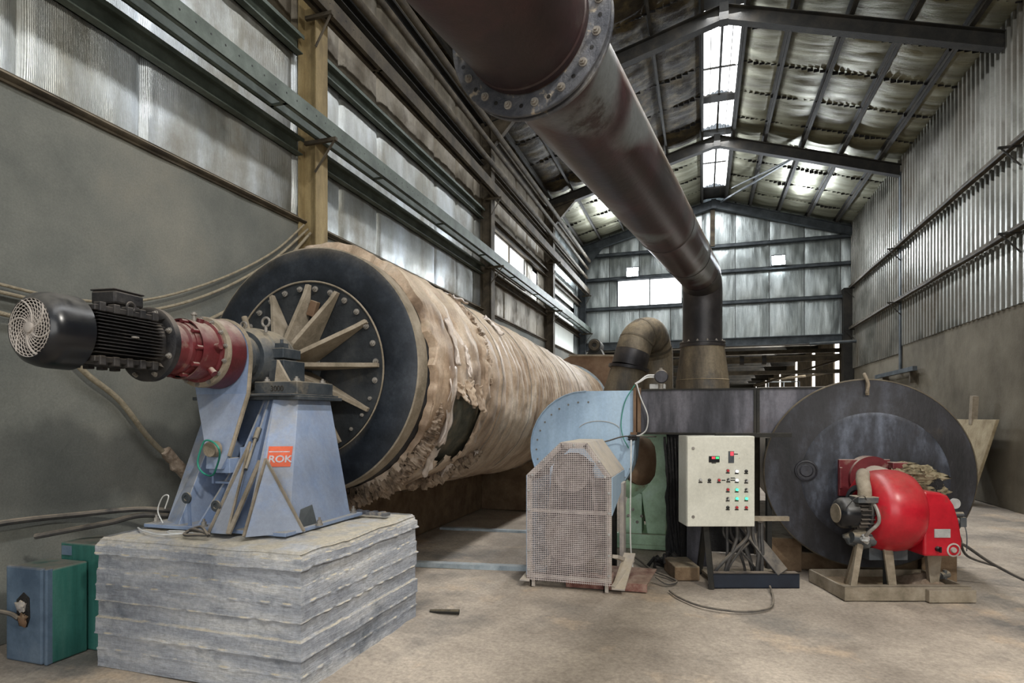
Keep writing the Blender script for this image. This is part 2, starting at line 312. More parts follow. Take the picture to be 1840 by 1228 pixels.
M['cable'] = mat('grey_black_cable', [(0.03, 0.03, 0.032), (0.07, 0.066, 0.062)], 0.6, scale=10, dust=((0.28, 0.23, 0.17), 0.8))
M['cable_white'] = mat('white_cable', [(0.50, 0.50, 0.48), (0.66, 0.66, 0.64)], 0.5, scale=10)
M['cable_green'] = mat('green_cable', [(0.02, 0.20, 0.14), (0.03, 0.28, 0.20)], 0.45, scale=10)
M['rope'] = mat('dusty_rope', [(0.24, 0.20, 0.135), (0.36, 0.31, 0.22)], 0.95, scale=20, bump=0.8, bscale=60)
M['navy'] = mat('navy_channel_paint', [(0.007, 0.011, 0.021), (0.014, 0.021, 0.036)], 0.5, 0.05, scale=4, dust=((0.26, 0.21, 0.16), 0.9))
M['orange'] = mat('orange_sticker', [(0.62, 0.10, 0.035), (0.72, 0.13, 0.05)], 0.5, scale=6)
M['bolt'] = mat('dusty_bolt_steel', [(0.20, 0.18, 0.155), (0.33, 0.31, 0.28)], 0.6, 0.35, scale=20)
M['pale'] = mat('pale_steel', [(0.38, 0.38, 0.37), (0.52, 0.52, 0.50)], 0.5, 0.3, scale=9)
M['belt'] = mat('dusty_pulley', [(0.10, 0.085, 0.08), (0.19, 0.16, 0.145), (0.28, 0.235, 0.21)], 0.7, 0.1, scale=4)
M['board'] = mat('dusty_fibre_board', [(0.22, 0.17, 0.10), (0.33, 0.27, 0.17), (0.40, 0.335, 0.22)], 0.95, scale=3.5, bump=0.8, bscale=18)
M['straw'] = mat('yellowish_loose_wool', [(0.14, 0.115, 0.065), (0.29, 0.24, 0.145), (0.42, 0.36, 0.24)], 1.0, scale=16, bump=1.0, bscale=55)
M['tar'] = mat('black_tar', [(0.006, 0.006, 0.007), (0.018, 0.017, 0.018)], 0.4, 0.1, scale=8, bump=1.0, bscale=30, dust=((0.10, 0.085, 0.07), 0.6))
M['brick'] = mat('brown_plinth', [(0.12, 0.075, 0.042), (0.22, 0.15, 0.09)], 0.95, scale=5, bump=0.8, dust=(DUST, 0.9))
M['red_sheet'] = mat('worn_red_sheet', [(0.11, 0.035, 0.03), (0.22, 0.10, 0.08), (0.36, 0.25, 0.20)], 0.85, scale=10, bump=0.4, dust=((0.36, 0.28, 0.20), 0.5))
def emat(name, col, st):
    return mat(name, [col], 0.5, emit=(col, st))
M['sky_sheet'] = emat('translucent_skylight_sheet', (0.96, 0.98, 1.0), 3.2)
M['win'] = emat('daylit_window_glass', (0.95, 0.98, 1.0), 3.4)
M['win_soft'] = emat('daylit_translucent_sheet', (0.80, 0.86, 0.83), 0.28)
M['slit'] = emat('daylit_gap', (1.0, 0.97, 0.93), 3.0)
M['led'] = emat('floodlight_lens', (0.90, 0.96, 1.0), 40.0)
M['lamp_g'] = emat('green_pilot_lamp', (0.05, 0.9, 0.35), 1.6)
M['lamp_w'] = emat('white_pilot_lamp', (0.85, 0.90, 1.0), 1.4)
M['lamp_r'] = mat('red_pilot_lamp', [(0.45, 0.02, 0.03)], 0.3)
M['disp_r'] = emat('red_display', (0.85, 0.05, 0.08), 0.7)
M['disp_g'] = emat('green_display', (0.05, 0.55, 0.20), 0.7)
# ================================================================ BUILDING
XL, XR, XR0, YB = -4.40, 4.74, 0.38, 22.5      # left wall, right wall, ridge, back wall
FRAMES = [5.9, 11.8, 17.2, 22.25]
def ztop(x): return 9.13 - (0.31 * (x - XR0) if x > XR0 else 0.27 * (XR0 - x))
def nz(*p): return noise.noise(Vector(p))

def floor_z(x, y):
    d = 0.012 * nz(x * 0.9, y * 0.9, 0) + 0.006 * nz(x * 3, y * 3, 5)
    # dust and sawdust drifted against the plinth and under the drum
    e = max(0, 1 - abs(x + 1.98) / 0.32) * (1 if 2.2 < y < 4.6 else 0)
    return d + 0.05 * e * e * (0.7 + 0.6 * nz(x * 5, y * 5, 1)) - 0.008
mb = MB(); mb.grid(lambda a, b: (-6 + 12 * a, -6 + 29 * b, floor_z(-6 + 12 * a, -6 + 29 * b)), 120, 290)
struct(mb, 'floor', M['floor'], smooth=True)
mb = MB(); mb.b2((-8, 23, -0.2), (10, 68, -0.012)); struct(mb, 'floor', M['floor'])

# ---- left wall
mb = MB(); mb.grid(lambda a, b: (XL + 0.012 * nz(0, a * 34, b * 5) + 0.006 * nz(7, a * 110, b * 18), -6 + 28.5 * a, 3.75 * b), 260, 40)
mb.b2((-4.8, -6, 0), (-4.45, 22.5, 3.74)); struct(mb, 'wall_left', M['concrete'], smooth=True)

def foil_wall(y0, y1, z0, z1, m, seams=0.95, x0=XL - 0.02, amp=1.0, seed=0):
    nu = max(4, int((y1 - y0) / 0.055)); nv = max(3, int((z1 - z0) / 0.09)); q = MB()
    def fn(a, b):
        y = y0 + (y1 - y0) * a; z = z0 + (z1 - z0) * b
        ph = (y / seams) % 1.0; pil = math.sin(PI * ph) ** 0.5 * math.sin(PI * b) ** 0.6
        wr = 0.010 * nz(seed, y * 5 + 0.9 * z, z * 1.8) * (0.4 + 1.2 * (1 - b)) + 0.004 * nz(seed, y * 16, z * 5)
        if ph < 0.045: wr -= 0.03
        wr += 0.006 * (1 - b) ** 3 * math.sin(y * 41 + 3 * nz(y * 3, z, seed))
        return (x0 + amp * (0.022 * pil + wr), y, z)
    q.grid(fn, nu, nv); return struct(q, 'wall_left', m, smooth=True)
foil_wall(-4, 5.9, 3.75, 4.72, M['foil'], seed=1); foil_wall(-4, 5.9, 4.72, 5.7, M['foil'], seed=2)
foil_wall(-4, 5.9, 5.7, 8.0, M['foil_dirty'], seed=3)
foil_wall(5.9, 11.8, 3.75, 4.72, M['foil'], seed=4); foil_wall(5.9, 11.8, 4.72, 5.7, M['foil'], seed=5)
foil_wall(5.9, 11.8, 5.7, 8.0, M['foil_dirty'], seed=6)
foil_wall(11.8, 16.3, 3.75, 4.80, M['foil_dirty'], seed=7)
foil_wall(11.8, 12.3, 4.8, 5.6, M['foil_dirty'], seed=8); foil_wall(15.0, 15.75, 4.8, 5.6, M['foil_dirty'], seed=9)
foil_wall(11.8, 17.2, 5.6, 8.0, M['foil_dirty'], seed=10)
foil_wall(17.2, 22.5, 6.0, 8.0, M['foil_back'], seed=11); foil_wall(21.3, 22.5, 3.75, 6.0, M['foil_back'], seed=12)
mb = MB()
for z0, z1 in ((3.75, 4.6), (4.75, 5.25), (5.4, 6.0)):
    for k in range(5):
        mb.b2((XL - 0.045, 17.35 + 0.8 * k, z0 + 0.02), (XL - 0.03, 18.12 + 0.8 * k, z1))
struct(mb, 'window_1', M['win_soft'])
mb = MB(); mb.b2((XL - 0.05, 12.3, 4.8), (XL - 0.035, 13.64, 5.6)); mb.b2((XL - 0.05, 13.7, 4.8), (XL - 0.035, 15.0, 5.6)); struct(mb, 'window_2', M['win'])
mb = MB(); mb.b2((XL - 0.02, 13.64, 4.8), (XL + 0.01, 13.70, 5.6)); mb.b2((XL - 0.02, 12.27, 4.78), (XL + 0.02, 15.03, 4.82)); mb.b2((XL - 0.02, 12.27, 5.58), (XL + 0.02, 15.03, 5.62))
struct(mb, 'trim_1', M['steel_brown'])
mb = MB(); mb.b2((XL - 0.05, 15.8, 3.8), (XL - 0.035, 16.25, 5.5)); struct(mb, 'window_3', M['win'])
foil_wall(16.3, 17.2, 3.75, 5.6, M['foil_dirty'], seed=13)
mb = MB(); mb.grid(lambda a, b: (XL + 0.005 + 0.05 * math.sin(PI * min(1, b * 1.0)) + 0.006 * nz(a * 60, b, 1), -6 + 28.4 * a, 3.72 + 0.065 * b + 0.004 * nz(a * 80, b * 3, 4)), 240, 6)
mb.b2((XL - 0.02, -6, 3.71), (XL + 0.02, 22.4, 3.79)); struct(mb, 'trim_2', M['steel_brown'], smooth=True)

# ---- steel columns of the left side
def ibeam(mb, p0, p1, w_, h, up, t=0.014):
    p0 = Vector(p0); p1 = Vector(p1); d = (p1 - p0).normalized(); u = Vector(up); s_ = d.cross(u).normalized(); u = s_.cross(d).normalized()
    mb.bar(p0 + u * (h / 2 - t / 2), p1 + u * (h / 2 - t / 2), w_, t, u); mb.bar(p0 - u * (h / 2 - t / 2), p1 - u * (h / 2 - t / 2), w_, t, u); mb.bar(p0, p1, t, h - 2 * t, u)
ORD = ['nearest', 'second', 'third', 'fourth']
clab = ['ochre dusty steel column rising behind the black drum ring', 'brown steel column on the left wall, just before the bright wall window',
        'dark steel column on the left wall between the bright window and the pale glazed panels', 'grey-blue steel column in the far left corner of the hall']
for i, y in enumerate(FRAMES):
    c_ = thing('steel_column', (-4.28, y, 0), clab[i], 'column', 'steel columns along the left wall')
    m_ = [M['steel_ochre'], M['steel_brown'], M['steel_brown'], M['steel_back']][i]
    q = MB(); ibeam(q, (-4.27, y, 0.0), (-4.27, y, 7.72), 0.22, 0.24, (1, 0, 0)); q.build('shaft', m_, c_)
    q = MB(); q.prism([(-4.15, y - 0.06, 7.72), (-4.15, y - 0.06, 7.10), (-3.45, y - 0.06, 7.85)], (0, 0.12, 0)); q.build('haunch', m_, c_)
rlab = ['roof beam', 'dark steel roof beam crossing the top right corner of the view', 'dark steel roof beam across the middle of the roof, ending at the right wall', 'grey steel roof beam against the far end wall']
for i, y in enumerate(FRAMES):
    if i == 0: continue
    c_ = thing('roof_beam', (XR0, y, 8.7), rlab[i], 'beam', 'sloping roof beams')
    m_ = M['steel_back'] if i == 3 else M['steel_dark']
    for x1, n_ in ((XL + 0.05, 'left_rafter'), (XR - 0.02, 'right_rafter')):
        q = MB(); dz = 0.15
        ibeam(q, (XR0, y, ztop(XR0) - dz), (x1, y, ztop(x1) - dz), 0.18, 0.28, (0, 0, 1)); q.build('rafter', m_, c_)
    q = MB(); q.box((XR0, y, ztop(XR0) - 0.16), (0.16, 0.22, 0.32)); q.build('apex_plate', m_, c_)
# diagonal wind braces
for k, (a, b, l_) in enumerate([((0.6, 22.0, 8.72), (2.35, 17.4, 8.24), 'lower'), ((0.9, 20.5, 8.66), (2.3, 17.5, 8.26), 'upper')]):
    q = MB(); q.bar((a[0], a[1], ztop(a[0]) - 0.12), (b[0], b[1], ztop(b[0]) - 0.14), 0.05 - 0.02 * k, 0.05 - 0.02 * k); o = q.build('roof_brace', M['steel_back'])
    tag(o, ['thick pale diagonal brace bar under the far right roof', 'thin diagonal rod just above the thick roof brace'][k], 'brace')

# ---- roof: purlins and insulation film
PUR_R = [0.78, 1.56, 2.46, 3.36, 4.22]; PUR_L = [-0.02, -0.95, -1.85, -2.75, -3.6, -4.25]
names = ['first', 'second', 'third', 'fourth', 'fifth', 'sixth']
for side, xs in (('right', PUR_R), ('left', PUR_L)):
    for k, x in enumerate(xs):
        q = MB()
        sl = math.atan(0.31 if side == 'right' else -0.27); rot = Matrix.Rotation(sl, 3, 'Y')
        q.box((x, 9.25, ztop(x) + 0.075), (0.02, 26.5, 0.15), rot); q.box((x + 0.022, 9.25, ztop(x) + 0.0), (0.055, 26.5, 0.012), rot); q.box((x - 0.022, 9.25, ztop(x) + 0.152), (0.055, 26.5, 0.014), rot)
        o = q.build('roof_purlin', M['steel_dark'])
        at_origin(o, (x, 9.25, ztop(x)))
        tag(o, 'dark steel purlin under the %s roof slope, %s from the ridge skylight' % (side, names[k]), 'purlin', 'purlins under the roof')
def roof_cell(xa, xb, y0, y1, m, nm='ceiling', sag=0.06):
    q = MB(); nu = 10; nv = int((y1 - y0) / 0.07)
    def fn(a, b):
        x = xa + (xb - xa) * a; y = y0 + (y1 - y0) * b; ph = (y / 1.25) % 1.0
        p = math.sin(PI * a) ** 0.6 * (0.25 + 0.75 * math.sin(PI * ph) ** 0.55)
        wr = 0.018 * nz(x * 1.2, y * 9, xa) + 0.01 * nz(x * 3, y * 22, xa + 3)
        return (x, y, ztop(x) + 0.17 - sag * p + wr * (0.4 + math.sin(PI * a)))
    q.grid(fn, nu, nv); return struct(q, nm, m, smooth=True)
xs = [XR - 0.0] + PUR_R[::-1]
for a, b in zip(xs[1:], xs[:-1]):
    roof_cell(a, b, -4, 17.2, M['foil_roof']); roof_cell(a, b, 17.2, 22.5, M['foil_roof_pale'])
xs = PUR_L + [XL]
for a, b in zip(xs[:-1], xs[1:]):
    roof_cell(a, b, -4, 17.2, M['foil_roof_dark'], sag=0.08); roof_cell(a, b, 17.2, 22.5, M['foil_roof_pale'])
# opaque outer sheet above the film
mb = MB()
mb.prism([(0.80, -4, ztop(0.8) + 0.24), (XR + 0.3, -4, ztop(XR + 0.3) + 0.24), (XR + 0.3, -4, ztop(XR + 0.3) + 0.27), (0.80, -4, ztop(0.8) + 0.27)], (0, 26.6, 0))
mb.prism([(-0.04, -4, ztop(-0.04) + 0.24), (XL - 0.3, -4, ztop(XL - 0.3) + 0.24), (XL - 0.3, -4, ztop(XL - 0.3) + 0.27), (-0.04, -4, ztop(-0.04) + 0.27)], (0, 26.6, 0))
mb.b2((XL - 0.5, -4, 7.6), (XL - 0.1, 22.6, 8.2)); mb.b2((XR + 0.02, -4, 7.6), (XR + 0.3, 22.6, 8.3))
mb.b2((XL - 0.8, -6, 3.6), (XL - 0.12, 22.6, 7.8))
struct(mb, 'ceiling', M['steel_dark'])
# cross wires with tattered film edges hanging from them
q = MB()
for k in range(21):
    y = -2.5 + 1.25 * k
    for xa, xb in ((0.8, XR), (-0.04, XL)):
        for j in range(34):
            x = xa + (xb - xa) * (j + 0.5) / 34; hang = max(0.0, nz(x * 1.5, y, 2) * 0.10 + 0.015 + 0.03 * random.random())
            q.box((x, y, ztop(x) + 0.15 - hang / 2), (abs(xb - xa) / 34 * 0.9, 0.004, 0.012 + hang))
o = struct(q, 'trim_3', M['tar'])
# skylight sheets along the ridge
bays = [(-4, 5.8), (6.0, 11.65), (11.95, 15.2), (15.5, 16.9), (17.4, 21.2)]
for k, (y0, y1) in enumerate(bays):
    q = MB()
    for xa, xb in ((0.0, 0.36), (0.40, 0.77)):
        def fn(a, b, xa=xa, xb=xb, y0=y0, y1=y1):
            x = xa + (xb - xa) * a
            return (x, y0 + (y1 - y0) * b, ztop(x) + 0.2 + 0.02 * math.sin(x * 60))
        q.grid(fn, 14, 1)
    struct(q, 'window_%d' % (4 + k), M['sky_sheet'])
q = MB()
q.b2((0.355, -4, 9.22), (0.405, 22.3, 9.29))
for y in (15.35, 21.8, 5.9, 11.8, 17.2):
    q.b2((0.0, y - (0.5 if y > 20 else 0.16), 9.20), (0.78, y + (0.5 if y > 20 else 0.16), 9.25))
for y in (8.6, 14.0, 19.2): q.b2((0.0, y, 9.21), (0.78, y + 0.04, 9.24))
struct(q, 'trim_4', M['steel_dark'])
q = MB(); q.bar((0.17, -4, 9.22), (0.17, 22, 9.22), 0.015, 0.02); q.bar((0.58, -4, 9.20), (0.58, 22, 9.20), 0.015, 0.02)
for x in (0.07, 0.13, 0.24, 0.30, 0.46, 0.52, 0.65, 0.71): q.bar((x, -4, ztop(x) + 0.172), (x, 22, ztop(x) + 0.172), 0.006, 0.004)
if True: struct(q, 'trim_5', M['steel_brown'])

# ---- right wall
mb = MB(); mb.grid(lambda a, b: (XR - 0.012 * nz(0, a * 30, b * 4) - 0.008 * nz(7, a * 70, b * 12), -4 + 26.6 * a, 3.30 * b), 240, 30)
mb.b2((XR + 0.05, -4, 0), (XR + 0.4, 22.6, 3.3)); struct(mb, 'wall_right', M['concrete_right'], smooth=True)
def corr(y0, y1, z0, z1, x):
    q = MB(); ys = []; y = y0
    while y < y1:
        for dy, dx in ((0, 0), (0.075, 0), (0.10, -0.045), (0.165, -0.045), (0.19, 0)):
            if y + dy <= y1: ys.append((y + dy, x + dx))
        y += 0.19
    V = [(xx, yy, z0) for yy, xx in ys] + [(xx, yy, z1) for yy, xx in ys]; n = len(ys)
    q.add(V, [(i, i + 1, n + i + 1, n + i) for i in range(n - 1)]); return q
struct(corr(-4, 17.2, 3.27, 8.0, XR), 'wall_right', M['corrugated'], fixn=False)
struct(corr(17.25, 22.5, 3.1, 8.0, XR - 0.01), 'wall_right', M['corrugated'], fixn=False)
q = MB(); q.b2((XR - 0.05, 17.16, 2.6), (XR - 0.02, 17.28, 7.6)); struct(q, 'trim_6', M['steel_back'])
q = MB(); q.b2((4.43, 22.1, 0), (XR - 0.02, 22.5, 5.75)); o = q.build('steel_column', M['steel_dark']); at_origin(o, (4.5, 22.3, 0))
tag(o, 'dark steel post in the far right corner, beside the low opening', 'column')

def tray(pts, x_in, name_lab, grp, m, wdt=0.22, rung=0.5, z_off=0, holes=False):
    pass
def ladder(y0, y1, z, xo, xi, m_out, m_in, label, brackets, bm_, h=0.11):
    t = thing('cable_tray', ((xo + xi) / 2, y0, z), label, 'cable tray', 'cable trays on the walls')
    sgn = 1 if xo > xi else -1
    q = MB(); q.b2((xo - 0.008, y0, z - h / 2), (xo + 0.008, y1, z + h / 2)); q.b2((xo - sgn * 0.05, y0, z + h / 2 - 0.008), (xo, y1, z + h / 2)); q.b2((xo - sgn * 0.05, y0, z - h / 2), (xo, y1, z - h / 2 + 0.008)); q.build('outer_rail', m_out, t)
    q = MB(); q.b2((xi - 0.008, y0, z - h / 2), (xi + 0.008, y1, z + h / 2)); q.b2((xi, y0, z - h / 2), (xi + sgn * 0.04, y1, z - h / 2 + 0.008)); q.build('inner_rail', m_in, t)
    y = y0 + 0.2
    while y < y1:
        q = MB(); q.b2((min(xi, xo), y, z - h / 2), (max(xi, xo), y + 0.03, z - h / 2 + 0.02)); q.build('rung', m_in, t); y += rung_pitch
    q = MB(); y = 2.6
    while y < min(y1, 8.5):
        q.cyl((xo + sgn * 0.0085, y, z + 0.012), (xo + sgn * 0.0095, y, z + 0.012), 0.009, n=8); y += 0.16
    q.build('slot_holes', M['tar'], t)['kind'] = 'stuff'
    for yb in brackets:
        q = MB(); q.bar((xi - sgn * 0.15, yb - 0.13, z - h / 2 - 0.025), (xo + sgn * 0.06, yb - 0.13, z - h / 2 - 0.025), 0.04, 0.04)
        q.bar((xo + sgn * 0.04, yb - 0.13, z - h / 2 - 0.03), (xi - sgn * 0.02, yb - 0.13, z - h / 2 - 0.36), 0.025, 0.012)
        q.build('bracket', bm_, t)
    return t
rung_pitch = 1.95
ladder(-3, 22.1, 4.70, -3.93, -4.13, M['steel_green'], M['steel_green'], 'greenish cable tray with punched rail, lower one on the left wall', FRAMES, M['steel_brown'], h=0.17)
ladder(-3, 22.1, 6.12, -3.98, -4.12, M['steel_brown'], M['steel_brown'], 'brown dusty cable tray, upper one on the left wall', FRAMES, M['steel_brown'], h=0.19)
for k, (x, z, r_, l_) in enumerate([(-4.05, 6.62, 0.05, 'lowest'), (-4.02, 6.95, 0.045, 'middle'), (-3.95, 7.22, 0.055, 'topmost')]):
    q = MB(); q.tube(spline([(x, -3, z), (x, 4, z + .02), (x, 10, z), (x, 16, z + .02), (x, 21.9, z)], 6), r_, 12); o = q.build('wall_pipe', M['steel_brown'], smooth=True); at_origin(o, (x, 9.5, z))
    tag(o, 'brown dusty pipe along the upper left wall, %s of three' % l_, 'pipe', 'pipes high on the left wall')
for k, (z, hh, m_, l_) in enumerate([(4.55, 0.18, 'steel_green', 'greenish steel wall rail just behind the lower left cable tray'), (5.70, 0.20, 'steel_green', 'greenish steel wall rail between the two left cable trays'), (6.78, 0.14, 'steel_dark', 'dark steel wall rail above the upper left cable tray'), (7.5, 0.18, 'steel_dark', 'dark eave rail at the top of the left wall')]):
    for j, (y0, y1) in enumerate([(-3, 5.76), (6.04, 11.66), (11.94, 17.06), (17.34, 22.1)]):
        mm = M[m_] if j < 2 else M['steel_brown']
        q = MB(); q.b2((XL + 0.01, y0, z - hh / 2), (XL + 0.022, y1, z + hh / 2)); q.b2((XL + 0.01, y0, z + hh / 2 - 0.012), (XL + 0.12, y1, z + hh / 2)); q.b2((XL + 0.108, y0, z + hh / 2 - 0.04), (XL + 0.12, y1, z + hh / 2)); q.b2((XL + 0.01, y0, z - hh / 2), (XL + 0.10, y1, z - hh / 2 + 0.012))
        o = q.build('wall_rail', mm); at_origin(o, (XL + 0.05, y0, z))
        tag(o, l_ + ', %s bay' % ['nearest', 'second', 'third', 'farthest'][j], 'rail', 'steel rails on the left wall')
# right wall cable runs
for z, l_ in ((5.72, 'upper'), (4.38, 'lower')):
    t = thing('cable_run', (4.6, 10, z), '%s cable run with sagging cables along the corrugated right wall' % l_, 'cable tray')
    q = MB(); q.bar((4.60, -3, z), (4.60, 22.0, z + 0.02), 0.10, 0.07); q.build('channel', M['steel_brown'], t)
    for k in range(3):
        q = MB(); pts = [(4.60 - 0.03 * k, -3 + 0.89 * j, z + 0.035 - 0.03 * k + 0.03 * nz(j * 0.8, k, z)) for j in range(29)]
        q.tube(spline(pts, 2), 0.014, 6); q.build('cable', M['cable'], t, smooth=True)
    for yb in (11.2, 17.1, 21.9):
        q = MB(); q.bar((XR - 0.05, yb, z - 0.03), (4.38, yb, z - 0.03), 0.04, 0.03); q.bar((4.42, yb, z - 0.04), (XR - 0.055, yb, z - 0.34), 0.02, 0.02); q.build('bracket', M['steel_dark'], t)

# ---- back wall
def back_cell(x0, x1, z0f, z1f, seed):
    q = MB(); nu = max(6, int((x1 - x0) / 0.06)); nv = 16
    def fn(a, b):
        x = x0 + (x1 - x0) * a; z0 = z0f(x); z1 = z1f(x); z = z0 + (z1 - z0) * b
        p = math.sin(PI * b) ** 0.6 * (abs(math.sin(PI * (x / 1.1))) ** 0.5)
        return (x, YB - 0.07 * p - 0.022 * nz(x * 5, seed, z * 1.6) * (1.2 - b) - 0.012 * nz(x * 14, seed, z * 3), z)
    q.grid(fn, nu, nv); struct(q, 'wall_back', M['foil_back'], smooth=True)
    q = MB()
    for k in range(int(math.ceil(x0 / 1.1)), int(math.floor(x1 / 1.1)) + 1):
        x = 1.1 * k
        q.b2((x - 0.012, YB - 0.03, z0f(x)), (x + 0.012, YB - 0.01, z1f(x)))
    if q.v: struct(q, 'trim_%d' % (20 + seed), M['seam'])
cst = lambda v: (lambda x: v)
top = lambda x: ztop(x) + 0.2
zs = [4.1, 5.52, 6.62, 7.52]
for i in range(3):
    if i == 1:
        back_cell(XL, -2.99, cst(zs[i]), cst(zs[i + 1]), i); back_cell(-0.70, XR, cst(zs[i]), cst(zs[i + 1]), i + 5)
    else: back_cell(XL, XR, cst(zs[i]), cst(zs[i + 1]), i)
back_cell(XL, XR0, cst(7.52), top, 11); back_cell(XR0, XR, cst(7.52), top, 12)
for k, z in enumerate(zs[1:]):
    q = MB(); q.b2((XL, YB - 0.16, z - 0.06), (XR, YB - 0.145, z + 0.06)); q.b2((XL, YB - 0.16, z + 0.045), (XR, YB - 0.01, z + 0.06)); q.b2((XL, YB - 0.16, z - 0.06), (XR, YB - 0.01, z - 0.048))
    o = q.build('end_wall_rail', M['steel_back']); at_origin(o, (0.2, YB - 0.1, z))
    tag(o, 'horizontal steel rail on the silvery end wall, %s' % ['just below the white window', 'just above the white window', 'highest of the three'][k], 'rail', 'rails on the end wall')
q = MB(); q.b2((XL, YB - 0.2, 3.98), (XR, YB, 4.02)); q.b2((XL, YB - 0.2, 4.24), (XR, YB, 4.27)); q.b2((XL, YB - 0.12, 4.0), (XR, YB - 0.09, 4.26)); o = q.build('lintel_beam', M['steel_back']); at_origin(o, (0.2, YB - 0.1, 4.1))
tag(o, 'long grey beam under the end wall, above the dark low opening', 'beam')
q = MB(); q.b2((0.27, YB - 0.2, 7.52), (0.42, YB - 0.02, 9.0)); struct(q, 'trim_7', M['steel_brown'])
q = MB(); q.b2((-2.99, YB + 0.0, 5.6), (-1.84, YB + 0.02, 6.55)); q.b2((-1.82, YB, 5.6), (-0.70, YB + 0.02, 6.55)); struct(q, 'window_9', M['win'])
q = MB()
for a, b in (((-3.02, 5.57), (-0.67, 5.61)), ((-3.02, 6.54), (-0.67, 6.60)), ((-3.03, 5.57), (-2.98, 6.58)), ((-0.72, 5.57), (-0.67, 6.58)), ((-1.85, 5.6), (-1.81, 6.55))):
    q.b2((a[0], YB - 0.06, a[1]), (b[0], YB + 0.03, b[1]))
struct(q, 'trim_8', M['steel_back'])
q = MB(); q.b2((XL - 0.3, YB + 0.3, 4.0), (XR + 0.3, YB + 0.34, 9.4)); struct(q, 'wall_back', M['steel_dark'])
for k, (x, z) in enumerate([(-2.42, 6.80), (2.46, 6.84)]):
    t = thing('floodlight', (x, YB - 0.3, z), ['glaring square floodlight above the white end window', 'glaring square floodlight on the right half of the end wall'][k], 'floodlight', 'floodlights on the end wall')
    tilt = Matrix.Rotation(R(-18), 3, 'X')
    q = MB(); q.box((x, YB - 0.3, z), (0.44, 0.10, 0.36), tilt); q.build('housing', M['steel_back'], t)
    q = MB(); q.box((x, YB - 0.36, z - 0.02), (0.40, 0.02, 0.33), tilt); q.build('lens', M['led'], t)
    q = MB(); q.bar((x - 0.19, YB - 0.3, z), (x - 0.19, YB - 0.1, z), 0.02, 0.03); q.bar((x + 0.19, YB - 0.3, z), (x + 0.19, YB - 0.1, z), 0.02, 0.03); q.bar((x - 0.2, YB - 0.11, z), (x + 0.2, YB - 0.11, z), 0.02, 0.03); q.build('bracket', M['steel_back'], t)
    l = bpy.data.lights.new('floodlight_beam', 'SPOT'); l.energy = 550; l.spot_size = R(150); l.spot_blend = 0.6; l.shadow_soft_size = 0.15; l.color = (0.86, 0.93, 1.0)
    lo = bpy.data.objects.new('floodlight_beam', l); lo.location = (x, YB - 0.48, z - 0.05); lo.rotation_euler = (R(68), 0, 0 if k == 0 else 0); lo.rotation_euler = (R(75), 0, R(180)); COL.objects.link(lo)

# ---- the low hall beyond the end wall
q = MB()
gaps = [24.9, 29.8, 35.0, 42.0, 51.0, 60.0]; y = 22.7
for g in gaps:
    q.b2((XR, y, 0), (XR + 0.06, g - 0.5, 4.7)); y = g + 0.5
    q.b2((XR, g - 0.5, 0), (XR + 0.06, g + 0.5, 1.0)); q.b2((XR, g - 0.5, 4.45), (XR + 0.06, g + 0.5, 4.7))
q.b2((XR, y, 0), (XR + 0.25, 66, 4.7)); struct(q, 'wall_right', M['steel_brown'])
q = MB()
for g in gaps: q.b2((XR + 0.05, g - 0.5, 1.0), (XR + 0.055, g + 0.5, 4.45))
struct(q, 'window_10', M['slit'])
q = MB(); q.b2((-5, 66, 0), (XR + 0.3, 66.3, 4.8)); struct(q, 'wall_back', M['concrete'])
q = MB(); q.b2((-5.2, 22.7, 0), (-4.9, 66, 4.8)); struct(q, 'wall_left', M['concrete'])
q = MB(); q.b2((-5, 22.7, 4.62), (XR + 0.3, 66, 4.7)); struct(q, 'ceiling', M['corrugated'])
for k in range(9):
    y = 25.2 + 3.4 * k; q = MB(); ibeam(q, (-4.9, y, 4.42), (XR, y, 4.42), 0.14, 0.3, (0, 0, 1)); o = q.build('ceiling_beam', M['steel_dark']); at_origin(o, (0, y, 4.42))
    tag(o, 'dark cross beam under the low ceiling beyond the end wall opening', 'beam', 'cross beams in the low hall beyond')
area('low_hall_daylight', (3.9, 40, 3.0), (0, R(75), 0), 3.0, 30.0, 1500, (1, 0.97, 0.92))
t = thing('overhead_pipe', (0.2, 23.4, 3.55), 'brown horizontal pipe with dark clamps across the opening under the end wall', 'pipe')
q = MB(); q.cyl((-4.9, 23.4, 3.52), (4.74, 23.4, 3.60), 0.12, n=20); q.build('pipe', M['steel_brown'], t, smooth=True)
for x in (1.30, 2.05):
    q = MB(); q.cyl((x, 23.4, 3.56), (x + 0.14, 23.4, 3.56), 0.17, n=20); q.build('clamp', M['tar'], t)
for z, l_ in ((3.86, 'upper'), (3.12, 'lower')):
    q = MB(); q.b2((-4.9, 23.6, z - 0.07), (4.74, 23.72, z + 0.07)); o = q.build('opening_beam', M['steel_brown']); at_origin(o, (0, 23.66, z)); tag(o, 'brown horizontal beam behind the clamped pipe, %s one' % l_, 'beam')
q = MB(); q.cyl((3.4, 22.0, 3.93), (4.72, 21.6, 3.93), 0.05, n=12); o = q.build('stub_pipe', M['steel_back'], smooth=True); at_origin(o, (4.0, 21.8, 3.93)); tag(o, 'short grey pipe sticking out of the far right corner post', 'pipe')
t = thing('railing', (3.6, 30, 0), 'thin grey handrail in the low hall beyond, before the bright gaps', 'railing')
q = MB()
q.cyl((2.9, 30, 3.12), (4.2, 30, 3.12), 0.025, n=8); q.cyl((2.9, 30, 2.8), (4.2, 30, 2.8), 0.02, n=8); q.build('rail', M['steel_back'], t)
for x in (2.9, 3.55, 4.2):
    q = MB(); q.cyl((x, 30, 0), (x, 30, 3.12), 0.025, n=8); q.build('post', M['steel_back'], t)
